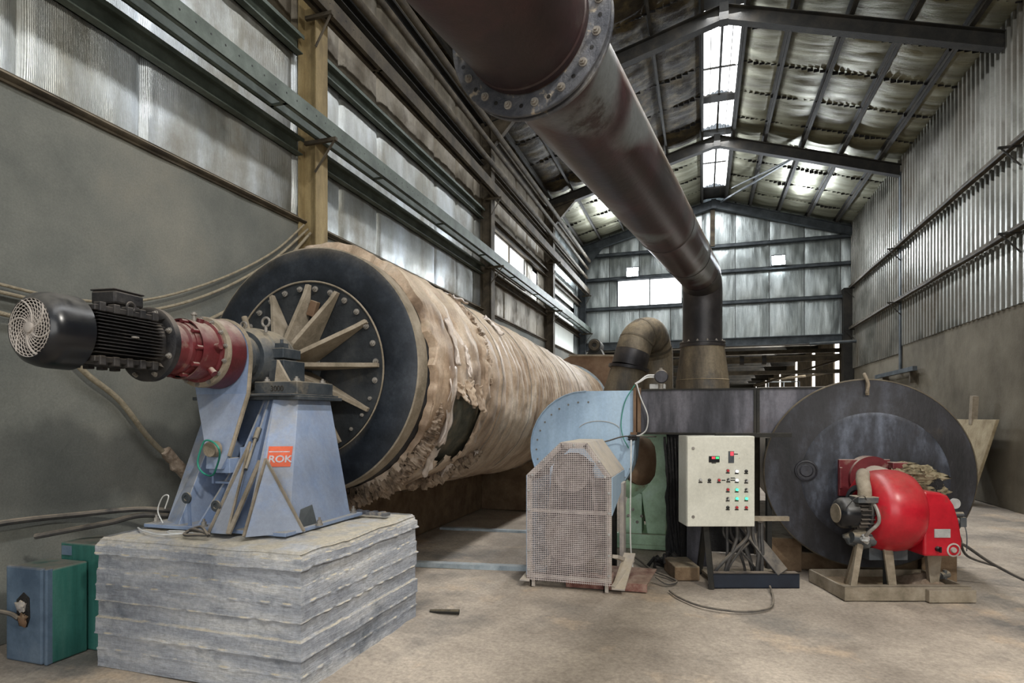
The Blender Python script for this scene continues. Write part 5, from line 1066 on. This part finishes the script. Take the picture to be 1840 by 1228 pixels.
q = MB(); q.b2((-1.44, 5.85, 0.0), (-0.80, 5.95, 0.9)); q.b2((-1.35, 5.42, 0.02), (-0.87, 5.84, 0.12)); q.build('mounting_frame', M['steel_dark'], pu)
q = MB(); q.b2((-1.0, 5.5, 0.0), (-0.44, 5.95, 0.0)) if False else q.prism([(-1.15, 5.20, 0.06), (-0.45, 5.24, 0.06), (-0.40, 5.68, 0.09), (-1.1, 5.68, 0.09)], (0, 0, 0.012)); q.prism([(-1.15, 5.20, 0.0), (-0.45, 5.24, 0.0), (-0.45, 5.24, 0.065), (-1.15, 5.20, 0.065)], (0, 0.02, 0)); o = q.build('red_base_sheet', M['red_sheet'], bevel=0.003); at_origin(o, (-0.75, 5.4, 0)); tag(o, 'worn red and dusty steel sheet on the floor right of the wire guard', 'sheet')
cable([(-0.40, 5.55, 0.06), (-0.30, 5.5, 0.02), (-0.22, 5.6, 0.02), (-0.30, 5.75, 0.02), (-0.45, 5.9, 0.03), (-0.7, 6.4, 0.05)], 0.010, M['cable'], 'dark cable on the floor behind the worn red sheet')

# green machine under the duct
gr = thing('green_blower', (-0.4, 7.3, 0), 'mint green dirty blower with a rusty round mouth under the dark duct', 'blower')
q = MB(); q.prism([(-0.62, 7.05, 0.16), (-0.62, 7.6, 0.16), (-0.62, 7.6, 1.33), (-0.62, 7.05, 1.33)], (0.30, 0, 0)); 
q = MB(); q.prism([(-0.60, 7.0, 0.17), (-0.40, 7.0, 0.17), (-0.38, 7.0, 0.5), (-0.36, 7.0, 0.90), (-0.30, 7.0, 1.32), (-0.66, 7.0, 1.32), (-0.66, 7.0, 0.6)], (0, 0.6, 0)); q.build('body', M['mint'], gr, bevel=0.01)
q = MB(); q.lathe([(0.06, 0.25), (0.03, 0.30), (0.0, 0.34), (-0.06, 0.40), (-0.10, 0.42)], (-0.66, 7.0, 0.98), (0.75, -0.65, 0), 36); q.build('inlet_cone', M['mint'], gr, smooth=True)
q = MB(); q.lathe([(0.0, 0.28), (0.08, 0.27), (0.12, 0.22), (0.14, 0.12), (0.145, 0.0)], (-0.70, 6.97, 1.0), (0.75, -0.65, 0), 32); q.build('rusty_mouth', M['hopper'], gr, smooth=True)
q = MB(); q.cyl((-0.35, 7.25, 0.45), (0.15, 7.35, 0.45), 0.22, n=32); q.build('motor_barrel', M['mint'], gr, smooth=True)
q = MB(); q.b2((-0.95, 6.95, 0.05), (-0.15, 7.02, 0.17)); q.b2((-0.95, 6.95, 0.0), (-0.15, 7.7, 0.05)); q.b2((-0.95, 7.6, 0.05), (-0.15, 7.7, 0.17)); q.build('base_channel', M['mint'], gr, bevel=0.005)
q = MB(); q.prism([(-0.92, 6.99, 0.17), (-0.66, 6.99, 0.17), (-0.66, 6.99, 0.62), (-0.80, 6.99, 0.66)], (0, 0.3, 0)); q.build('bracket', M['mint'], gr)
for k in range(5): bolt(gr, (-0.86 + 0.05 * k, 6.985, 0.3 + 0.07 * (k % 3)), (0, -1, 0), 0.012, 0.015, M['bolt'])

sp_ = thing('dark_backdrop', (0.28, 7.1, 0), 'added dark screen standing under the duct behind the cream cabinet', 'backdrop')  # added dark panel, hides the bright floor and stands in for dark machinery
q = MB(); q.b2((-0.12, 7.08, 0), (0.60, 7.11, 1.33)); q.build('sheet', M['tar'], sp_)
q = MB(); q.b2((-0.12, 7.05, 0), (-0.07, 7.08, 1.33)); q.b2((0.54, 7.05, 0), (0.59, 7.08, 1.33)); q.b2((-0.07, 7.05, 0.62), (0.54, 7.08, 0.67)); q.build('frame', M['steel_brown'], sp_)
bp_ = thing('tarred_post', (-0.25, 6.4, 0), 'black tar-covered post between the green blower and the cream cabinet', 'post')
q = MB(); q.grid(lambda a, b: (-0.25 + (0.11 + 0.02 * nz(a * 6, b * 9, 1)) * math.cos(2 * PI * a), 6.42 + 0.10 * math.sin(2 * PI * a), 1.34 * b), 20, 30); q.build('post', M['tar'], bp_, smooth=True)
q = MB(); q.b2((-0.15, 6.34, 0), (0.06, 6.5, 1.34)); q.build('rear_post', M['duct'], bp_)
for k in range(5):
    q = MB(); q.tube(spline([(-0.37 + 0.035 * k, 6.31, 1.3), (-0.34 + 0.03 * k + 0.02 * nz(k, 1, 1), 6.30, 0.9), (-0.33 + 0.03 * k, 6.31, 0.5), (-0.28 + 0.02 * k, 6.30, 0.1 + 0.1 * (k % 2))], 5), 0.012, 8, rf=lambda i, a: 1 + 0.5 * nz(i * 0.5, a, k)); q.build('tar_drip', M['tar'], bp_, smooth=True)
q = MB()
for k in range(14): 
    a = k * 2.4; q.tube([(-0.36, 6.16, 0.02), (-0.36 + 0.10 * math.cos(a), 6.14 + 0.08 * math.sin(a), 0.05 + 0.05 * (k % 3)), (-0.36 + 0.2 * math.cos(a) * (0.5 + 0.3 * (k % 3)), 6.14 + 0.12 * math.sin(a), 0.015 + 0.03 * (k % 4))], 0.02, 6)
o = q.build('tar_scraps', M['tar'], smooth=True); at_origin(o, (-0.36, 6.15, 0)); tag(o, 'heap of black shredded scraps on the floor at the tarred post', 'scraps', kind='stuff')

# ================================================================ CONTROL CABINET
D = 5.2; fx_ = lambda u: (u - 920) * D / 1080.0; fz_ = lambda v: 1.5 + (750 - v) * D / 1080.0
cb = thing('control_cabinet', tuple(FR @ Vector((1.8, 5.3, 0))), 'cream control cabinet with rows of buttons and lamps on a navy base frame', 'control cabinet', rz=YAW)
x0, x1, z0, z1 = fx_(1234), fx_(1356), fz_(947), fz_(784)
q = MB(FR); q.b2((x0, D + 0.012, z0), (x1, D + 0.26, z1)); q.build('body', M['cream'], cb, bevel=0.006)
q = MB(FR); q.b2((x0 + 0.003, D - 0.008, z0 + 0.003), (x1 - 0.003, D + 0.01, z1 - 0.003)); dor = q.build('door', M['cream'], cb, bevel=0.004)
for z in (fz_(806), fz_(929)):
    q = MB(FR); q.cyl((fx_(1245), D - 0.012, z), (fx_(1245), D - 0.006, z), 0.014, n=16); q.b2((fx_(1245) - 0.003, D - 0.016, z - 0.010), (fx_(1245) + 0.003, D - 0.010, z + 0.010)); q.build('lock', M['bolt'], dor)
def btn(u, v, kind):
    x, z = fx_(u), fz_(v)
    q = MB(FR); q.cyl((x, D - 0.008, z), (x, D - 0.014, z), 0.0145, n=18)
    q.build('collar', M['bolt'] if kind != 'k' else M['black'], dor)
    m_ = {'r': M['lamp_r'], 'g': M['lamp_g'], 'w': M['lamp_w'], 'k': M['black'], 's': M['black'], 'o': M['pale']}[kind]
    q = MB(FR); q.lathe([(0.0, 0.0118), (0.012, 0.0115), (0.017, 0.008), (0.018, 0)], (x, D - 0.012, z), (0, -1, 0), 16); b_ = q.build('lamp' if kind in 'gw' else 'push_button' if kind in 'rko' else 'selector_switch', m_, dor, smooth=True)
    if kind == 's':
        q = MB(FR); q.box((x, D - 0.032, z), (0.007, 0.012, 0.024), Matrix.Rotation(0.7, 3, 'Y')); q.build('knob', M['pale'], b_)
    q = MB(FR); q.b2((x - 0.017, D - 0.010, z - 0.0245), (x + 0.017, D - 0.007, z - 0.0155)); q.build('label_strip', M['black'], dor)
for u, v, k_ in ((1307, 846, 'r'), (1323, 847, 'w'), (1340, 847, 'k'), (1258, 863, 'o'), (1274, 863, 'k'), (1291, 863, 'r'), (1308, 862, 's'), (1323, 863, 'w'), (1340, 864, 's'), (1307, 880, 'r'), (1323, 880, 'g'), (1340, 880, 's'), (1307, 896, 's'), (1323, 896, 'g'), (1340, 896, 'g'), (1307, 912, 'k'), (1323, 912, 'r'), (1340, 912, 'r')): btn(u, v, k_)
q = MB(FR); q.b2((fx_(1273), D - 0.014, fz_(831)), (fx_(1292), D - 0.007, fz_(820))); ctr = q.build('controller', M['black'], dor)
q = MB(FR); q.b2((fx_(1278), D - 0.016, fz_(825)), (fx_(1284), D - 0.0135, fz_(821))); q.build('red_readout', M['disp_r'], ctr)
q = MB(FR); q.b2((fx_(1285), D - 0.016, fz_(825)), (fx_(1291), D - 0.0135, fz_(821))); q.build('green_readout', M['disp_g'], ctr)
q = MB(FR); q.b2((fx_(1308), D - 0.014, fz_(832)), (fx_(1318), D - 0.007, fz_(811))); ctr = q.build('controller', M['housing'], dor)
q = MB(FR); q.b2((fx_(1311.5), D - 0.016, fz_(819)), (fx_(1317), D - 0.0135, fz_(812))); q.build('red_readout', M['disp_r'], ctr)
for u0, u1, v0, v1 in ((1278, 1286, 833, 831.5), (1318, 1325, 817, 815.5), (1296, 1303, 864, 862.5), (1312, 1320, 860, 858.5), (1312, 1320, 864, 862.5)):
    q = MB(FR); q.b2((fx_(u0), D - 0.0105, fz_(v0)), (fx_(u1), D - 0.007, fz_(v1))); q.build('label_strip', M['black'], dor)
for v, u1, z_ in ((937, 1430, 0), (783, 1435, 0)):
    q = MB(FR); q.b2((fx_(1357) - 0.3, D + 0.12, fz_(v) - 0.02), (fx_(u1), D + 0.16, fz_(v) + 0.018)); q.build('support_rail', M['dusty'] if v > 900 else M['steel_dark'], cb)
# base frame: tapering legs and navy front channel
D2 = 5.26; gx = lambda u: (u - 920) * D2 / 1080.0
q = MB(FR); q.b2((gx(1278), D2, 0.0), (gx(1437), D2 + 0.02, 0.13)); q.b2((gx(1278), D2, 0.115), (gx(1437), D2 + 0.09, 0.13)); q.b2((gx(1278), D2, 0.0), (gx(1437), D2 + 0.09, 0.012)); q.build('base_channel', M['navy'], cb, bevel=0.003)
for a, b in (((gx(1270), D2 + 0.02, 0.56), (gx(1279), D2 - 0.0, 0.0)), ((gx(1288), D2 + 0.3, 0.56), (gx(1288), D2 + 0.5, 0.0)), ((gx(1425), D2 + 0.5, 1.3), (gx(1425), D2 + 0.5, 0.0))):
    q = MB(FR); q.bar(a, b, 0.045, 0.045); q.build('leg', M['steel_dark'], cb)
q = MB(FR); q.b2((gx(1290), D2 + 0.09, 0.03), (gx(1430), D2 + 0.5, 0.05)); q.build('base_sheet', M['dusty'], cb)
q = MB(FR); q.bar((gx(1350), D2 + 0.22, 0.54), (gx(1408), D2 + 0.02, 0.13), 0.12, 0.03, (0.25, -1, 0.25)); q.build('cable_duct', M['cable'], cb, bevel=0.008)
for k in range(13):
    xs_ = gx(1292 + 92 * random.random()); xe = gx(1292 + 100 * random.random()); dd = D2 + 0.09 + 0.22 * random.random(); rr = 0.011 + 0.012 * random.random()
    q = MB(FR); q.tube(spline([(xs_, dd, z0 + 0.01), (xs_ + 0.02 * nz(k, 1, 7), dd, z0 - 0.12), ((xs_ + xe) / 2 + 0.05 * nz(k, 7, 1), dd - 0.02, 0.30), (xe, dd, 0.14), (xe + 0.02, dd + 0.03, 0.055)], 6), rr * 0.8, 8); q.build('cable', M['cable'], cb, smooth=True)

def fcable(pts, r, m, l_, **k): return cable([FR @ Vector(p) for p in pts], r, m, l_, **k)
fcable([(1.35, 5.15, 0.012), (1.38, 4.95, 0.012), (1.50, 4.72, 0.012), (1.75, 4.6, 0.012), (2.0, 4.68, 0.012), (2.15, 4.95, 0.012), (2.24, 5.22, 0.03)], 0.009, M['cable'], 'dark cable curving over the floor in front of the cream cabinet')
q = MB(FR); q.b2((1.49, 5.50, 0.0), (1.72, 5.90, 0.13)); o = q.build('concrete_footing', M['brick'], bevel=0.01); at_origin(o, FR @ Vector((1.6, 5.7, 0))); tag(o, 'low brown concrete footing behind the left foot of the cabinet', 'footing')

# ================================================================ FURNACE
fu = thing('furnace_drum', (1.40, 6.2, 0.2), 'huge dark steel furnace cylinder with a wide flat round front', 'furnace')
FC = Vector((1.42, 6.2, 0.985)); FRAD = 0.86
q = MB(); q.lathe([(-0.004, 0.0), (-0.004, 0.60), (0.0, 0.615), (0.0, FRAD - 0.004), (0.004, FRAD), (0.02, FRAD), (0.024, FRAD - 0.01), (0.024, 0.5)], FC, (0, 1, 0), 96); fp = q.build('front_disc', M['disc'], fu, smooth=True)
q = MB(); q.lathe([(0.024, 0.80), (3.2, 0.80), (3.2, 0.0)], FC, (0, 1, 0), 72); q.build('shell', M['hopper'] if False else M['pipe_brown'], fu, smooth=True)
q = MB(); q.lathe([(-0.013, 0.0), (-0.012, 0.56), (-0.009, 0.585), (-0.003, 0.60)], FC + Vector((0.06, 0, -0.04)), (0, 1, 0), 80); q.build('inner_plate', M['disc_inner'], fp, smooth=True)
q = MB(); q.lathe([(-0.004, FRAD - 0.006), (0.0, FRAD + 0.004), (0.016, FRAD + 0.006), (0.02, FRAD)], FC, (0, 1, 0), 96); q.build('disc_edge', M['steel_brown'], fp, smooth=True)
q = MB(); q.lathe([(0, 0), (-0.016, 0.0), (-0.018, 0.05), (-0.010, 0.06), (-0.010, 0.08), (-0.018, 0.085), (-0.014, 0.098), (0, 0.10)], (0.925, 6.185, 1.0), (0, 1, 0), 32); q.build('port_cover', M['disc'], fp, smooth=True)
q = MB(); q.bar((1.43, 6.185, 1.83), (1.43, 6.185, 1.70), 0.03, 0.012); q.tube(spline([(1.42, 6.18, 1.86), (1.40, 6.16, 1.89), (1.43, 6.15, 1.80), (1.42, 6.165, 1.72)], 5), 0.014, 8); q.build('lifting_hook', M['dusty'], fp, smooth=True)
q = MB(); q.b2((1.75, 6.14, 1.0), (1.98, 6.196, 1.03)); q.build('ledge', M['disc'], fp)
q = MB()
for x in (0.78, 2.06): q.b2((x - 0.14, 6.4, 0), (x + 0.14, 9.2, 0.32))
q.b2((0.6, 6.5, 0), (2.2, 6.8, 0.17)); o = q.build('furnace_saddle', M['brick'], bevel=0.01); at_origin(o, (1.42, 7.5, 0)); tag(o, 'brown dusty saddle blocks carrying the furnace cylinder', 'saddle')
# rock wool stuffed round the burner mouth
q = MB()
for k in range(46):
    a = random.random(); b = random.random()
    q.sphere((1.66 + 0.30 * a, 6.14 - 0.05 * random.random(), 0.84 + 0.24 * b * (1 - 0.35 * a)), 0.035 + 0.03 * random.random(), 8, 6, (1.5, 0.8, 0.7), 1.3)
o = q.build('loose_wool', M['straw'], smooth=True); at_origin(o, (1.8, 6.12, 0.95)); tag(o, 'yellowish loose mineral wool on the furnace front, above the red burner', 'wool', kind='stuff')
q = MB()
for k in range(14): q.sphere((1.88 + 0.07 * random.random(), 6.10, 0.72 + 0.22 * random.random()), 0.03 + 0.02 * random.random(), 8, 6, (1, 0.7, 1.1), 1.3)
o = q.build('charred_wool', M['tar'], smooth=True); at_origin(o, (1.9, 6.1, 0.8)); tag(o, 'blackened tuft at the lower right edge of the loose mineral wool', 'wool', kind='stuff')

# ================================================================ BURNER
BD = 4.95; bx = lambda u: (u - 920) * BD / 1080.0; bzf = lambda v: 1.5 + (750 - v) * BD / 1080.0
bu = thing('oil_burner', tuple(FR @ Vector((3.2, 5.0, 0.1))), 'bright red industrial burner with a black motor in front of the dark furnace', 'burner', rz=YAW)
vx, vz = bx(1612), bzf(920)
q = MB(FR); pf = [(-0.06, 0.0), (-0.06, 0.16), (-0.20, 0.165), (-0.222, 0.18), (-0.222, 0.21), (-0.205, 0.26), (-0.165, 0.30), (-0.09, 0.322), (0.0, 0.328), (0.07, 0.322), (0.125, 0.302), (0.16, 0.265), (0.17, 0.22), (0.17, 0.0)]
V = []; F = []; n = 64; m = len(pf)
for i in range(n):
    a = 2 * PI * i / n; gr_ = 1.0 + 0.06 * ((a / (2 * PI) + 0.25) % 1.0)
    for t_, r_ in pf: V.append((vx + t_, BD + 0.12 + r_ * gr_ * math.cos(a), vz + r_ * gr_ * math.sin(a)))
for i in range(n):
    for k in range(m - 1): F.append((i * m + k, ((i + 1) % n) * m + k, ((i + 1) % n) * m + k + 1, i * m + k + 1))
q.add(V, F); vo = q.build('fan_scroll', M['red_bright'], bu, smooth=True)
q = MB(FR); q.tube([(vx + 0.04 + x_, BD + 0.12 - 0.333 * math.cos(e_), vz + 0.336 * math.sin(e_)) for x_, e_ in ((0.0, 0.52), (-0.07, 0.52), (-0.07, 0.47), (-0.035, 0.47), (-0.035, 0.62), (-0.05, 0.62))], 0.003, 5); q.build('raised_mark', M['lamp_r'], vo)
q = MB(FR); q.lathe([(0.0, 0.165), (0.0, 0.20), (-0.02, 0.205), (-0.025, 0.165)], (vx - 0.235, BD + 0.12, vz), (1, 0, 0), 40); q.build('inlet_ring', M['housing'], vo, smooth=True)
# outlet neck and mounting plate on the furnace
q = MB(FR); q.b2((2.94, 5.40, 0.79), (3.40, 5.43, 1.12)); q.b2((2.94, 5.385, 0.86), (2.965, 5.40, 1.05)); q.b2((3.36, 5.30, 1.04), (3.50, 5.43, 1.10)); q.build('mounting_plate', M['red'], bu, bevel=0.006)
q = MB(FR); q.lathe([(0, 0.0), (0, 0.20), (0.10, 0.20)], (3.22, 5.37, 0.95), (0, 1, 0), 40); q.build('mounting_ring', M['red'], bu, smooth=True)
q = MB(FR); q.tube(spline([(3.24, 5.40, 0.93), (3.24, 5.30, 0.92), (3.26, 5.15, 0.88)], 6), 0.14, 28); q.build('blast_tube', M['red'], bu, smooth=True)
q = MB(FR); q.tube(spline([(bx(1578), BD + 0.22, bzf(858)), (bx(1566), BD + 0.12, bzf(856)), (bx(1554), BD + 0.03, bzf(864)), (bx(1551), BD - 0.02, bzf(880)), (bx(1551), BD - 0.02, bzf(893))], 5), 0.052, 20); q.build('dusty_elbow', M['dusty'], bu, smooth=True)
q = MB(FR); q.b2((bx(1530), BD - 0.10, bzf(902)), (bx(1569), BD + 0.04, bzf(891))); q.build('terminal_box', M['housing'], bu, bevel=0.006)
# motor
mx = bx(1530)
q = MB(FR); q.lathe([(0.0, 0.0), (0.0, 0.075), (0.005, 0.085), (0.02, 0.112), (0.05, 0.128), (0.14, 0.128), (0.145, 0.11)], ((bx(1502) + 0.025), BD + 0.05, bzf(924)), (1, 0, 0), 36); mc = q.build('motor_cowl', M['black'], bu, smooth=True)
q = MB(FR); q.lathe([(0, 0.0), (0, 0.078), (0.006, 0.08)], ((bx(1502) + 0.025) - 0.004, BD + 0.05, bzf(924)), (1, 0, 0), 32); q.build('cowl_grille', M['dusty'], mc, smooth=True)
q = MB(FR); q.cyl(((bx(1502) + 0.025) + 0.14, BD + 0.05, bzf(924)), (vx - 0.05, BD + 0.08, bzf(924)), 0.108, n=32); mbod = q.build('motor_body', M['motor'], bu, smooth=True)
for k in range(22):
    a = 2 * PI * k / 22; q = MB(FR); e = Vector((0, math.cos(a), math.sin(a)))
    q.bar(Vector(((bx(1502) + 0.025) + 0.145, BD + 0.05, bzf(924))) + e * 0.122, Vector((vx - 0.07, BD + 0.06, bzf(924))) + e * 0.122, 0.006, 0.034, e); q.build('cooling_fin', M['motor'], mbod)
q = MB(FR); q.tube(spline([(bx(1560), BD - 0.06, bzf(900)), (bx(1562), BD - 0.11, bzf(915)), (bx(1563), BD - 0.12, bzf(935)), (bx(1548), BD - 0.09, bzf(955)), (bx(1546), BD - 0.05, bzf(968))], 5), 0.014, 8); q.build('flexible_conduit', M['bolt'], bu, smooth=True)
q = MB(FR); q.sphere((bx(1547), BD - 0.06, bzf(966)), 0.035, 12, 8, jit=0.5); q.build('gland', M['pale'], bu, smooth=True)
q = MB(FR); q.sphere((bx(1553), BD + 0.05, bzf(970)), 0.10, 20, 12, (1.2, 0.9, 0.8), 0.3); q.cyl((bx(1530), BD + 0.0, bzf(966)), (bx(1570), BD + 0.0, bzf(972)), 0.045, n=14); q.build('oil_pump', M['housing'], bu, smooth=True)
# control casing on the right
cx0, cx1 = bx(1650), bx(1712)
pc = [(cx0 - 0.02, 0.375), (cx1, 0.375), (cx1 + 0.005, 0.50), (cx1 - 0.02, 0.66), (cx1 - 0.06, 0.79), (cx1 - 0.11, 0.865), (cx1 - 0.17, 0.89), (cx0 - 0.02, 0.90)]
q = MB(FR); q.prism([(x, BD - 0.10, z) for x, z in pc], (0, 0.34, 0)); cc = q.build('control_casing', M['red_bright'], bu, bevel=0.018)
q = MB(FR); q.b2((bx(1663), BD - 0.107, bzf(962)), (bx(1691), BD - 0.098, bzf(947))); q.build('name_plate', M['pale'], cc)
q = MB(FR); q.lathe([(0, 0.05), (0.004, 0.056), (0.008, 0.05), (0.008, 0.044), (0.0, 0.044)], (bx(1697), BD - 0.10, bzf(984)), (0, -1, 0), 28); q.lathe([(0, 0.0), (0.014, 0.0), (0.014, 0.02), (0.0, 0.024)], (bx(1697), BD - 0.10, bzf(984)), (0, -1, 0), 20); q.build('dial', M['grille'], cc, smooth=True)
q = MB(FR); q.lathe([(0, 0.022), (0.02, 0.02), (0.03, 0.015), (0.03, 0)], (bx(1669), BD - 0.10, bzf(982)), (0, -1, 0), 16); q.box((bx(1669), BD - 0.135, bzf(982)), (0.012, 0.014, 0.045)); q.build('rotary_knob', M['black'], cc)
# piping on the right
q = MB(FR); q.cyl((cx1 - 0.02, BD + 0.02, bzf(937)), (cx1 + 0.08, BD + 0.02, bzf(937)), 0.035, n=14); q.cyl((cx1 + 0.0, BD + 0.02, bzf(960)), (cx1 + 0.0, BD + 0.02, bzf(905)), 0.022, n=12); q.b2((cx1 + 0.05, BD - 0.02, bzf(947)), (cx1 + 0.10, BD + 0.06, bzf(930))); q.cyl((cx1 - 0.01, BD, bzf(925)), (cx1 + 0.08, BD, bzf(925)), 0.022, n=12); q.build('valve_block', M['housing'], bu, smooth=True)
q = MB(FR); q.lathe([(0, 0), (0, 0.042), (0.02, 0.042), (0.02, 0.036), (0.018, 0.0)], (bx(1714), BD - 0.0, bzf(905)), (0, -1, 0), 24); q.build('pressure_gauge', M['pale'], bu, smooth=True)
q = MB(FR); q.tube(spline([(cx1 + 0.09, BD, bzf(940)), (cx1 + 0.10, BD - 0.02, bzf(960)), (cx1 + 0.10, BD - 0.02, bzf(990))], 4), 0.004, 6); q.build('thin_tube', M['housing'], bu)
# base frame and legs
b0, b1 = bx(1512), bx(1738)
ba = thing('burner_base', tuple(FR @ Vector((3.25, 5.1, 0))), 'low dusty tan steel frame on the floor under the red burner', 'base frame', rz=YAW)
q = MB(FR); q.b2((b0, BD - 0.05, 0.0), (b1, BD - 0.035, 0.115)); q.b2((b0, BD - 0.05, 0.10), (b1, BD + 0.03, 0.115)); q.b2((bx(1655), BD - 0.10, 0.0), (b1, BD - 0.05, 0.10)); q.build('front_channel', M['dusty'], ba, bevel=0.004)
q = MB(FR); q.b2((b0, BD - 0.04, 0.0), (b0 + 0.02, BD + 0.55, 0.11)); q.b2((b1 - 0.02, BD - 0.04, 0.0), (b1, BD + 0.55, 0.11)); q.b2((b0, BD + 0.53, 0.0), (b1, BD + 0.55, 0.11)); q.build('side_channel', M['dusty'], ba, bevel=0.004)
q = MB(FR); q.b2((b0 + 0.02, BD + 0.03, 0.03), (b1 - 0.02, BD + 0.53, 0.045)); q.build('floor_sheet', M['hopper'], ba)
q = MB(FR); q.grid(lambda a, b: (bx(1665) + 0.30 * a, BD + 0.03 + 0.45 * b, 0.05 + 0.09 * math.sin(PI * a) * math.sin(PI * b) + 0.02 * nz(a * 6, b * 6, 1)), 20, 20); q.build('sawdust_heap', M['wool'], ba, smooth=True)
for a, b, w_ in (((bx(1545), BD + 0.0, bzf(975)), (bx(1530), BD + 0.0, 0.05), 0.05), ((bx(1552), BD + 0.05, bzf(972)), (bx(1560), BD + 0.3, 0.05), 0.06)):
    q = MB(FR); q.bar(a, b, w_, 0.03, (0, 1, 0)); q.build('leg', M['dusty'], bu)
q = MB(FR); q.prism([(bx(1588), BD + 0.0, bzf(985)), (bx(1604), BD + 0.0, bzf(985)), (bx(1612), BD + 0.0, 0.09), (bx(1598), BD + 0.0, 0.09)], (0, 0.02, 0)); q.build('leg', M['dusty'], bu)
q = MB(FR); q.prism([(bx(1683), BD + 0.12, 0.38), (bx(1712), BD + 0.12, 0.38), (bx(1706), BD + 0.12, 0.09), (bx(1690), BD + 0.12, 0.09)], (0, 0.04, 0)); q.build('leg', M['dusty'], bu)
q = MB(FR); q.b2((vx - 0.2, BD + 0.05, 0.31), (vx + 0.12, BD + 0.25, 0.41)); q.b2((vx - 0.02, BD + 0.1, 0.05), (vx + 0.03, BD + 0.16, 0.33)); q.build('under_bracket', M['housing'], bu)
for k, x in enumerate((b1 - 0.16, b1 - 0.08)):
    q = MB(FR); q.cyl((x, BD + 0.2, 0.14), (x + 0.08, BD + 0.22, 0.15), 0.03, n=12); q.cyl((x + 0.04, BD + 0.2, 0.115), (x + 0.04, BD + 0.2, 0.19), 0.016, n=10); q.build('valve', M['housing'], ba)
fcable([(cx1 + 0.02, BD + 0.05, 0.54), (cx1 + 0.2, BD + 0.3, 0.56), (cx1 + 0.5, BD + 0.6, 0.40), (cx1 + 0.8, BD + 0.9, 0.15), (cx1 + 1.2, BD + 1.0, 0.012)], 0.012, M['cable'], 'upper dark hose leaving the burner to the right')
fcable([(cx1 + 0.02, BD + 0.0, 0.46), (cx1 + 0.25, BD + 0.2, 0.40), (cx1 + 0.6, BD + 0.3, 0.20), (cx1 + 1.0, BD + 0.3, 0.03), (cx1 + 1.6, BD + 0.4, 0.012)], 0.013, M['cable'], 'lower dark hose running from the burner to the right edge')
fcable([(bx(1548), BD - 0.08, bzf(900)), (bx(1535), BD - 0.13, bzf(888)), (bx(1522), BD - 0.1, bzf(895)), (bx(1512), BD - 0.05, bzf(915))], 0.004, M['cable'], 'thin dark wire arching over the black burner motor', cat='wire', name='loose_wire')
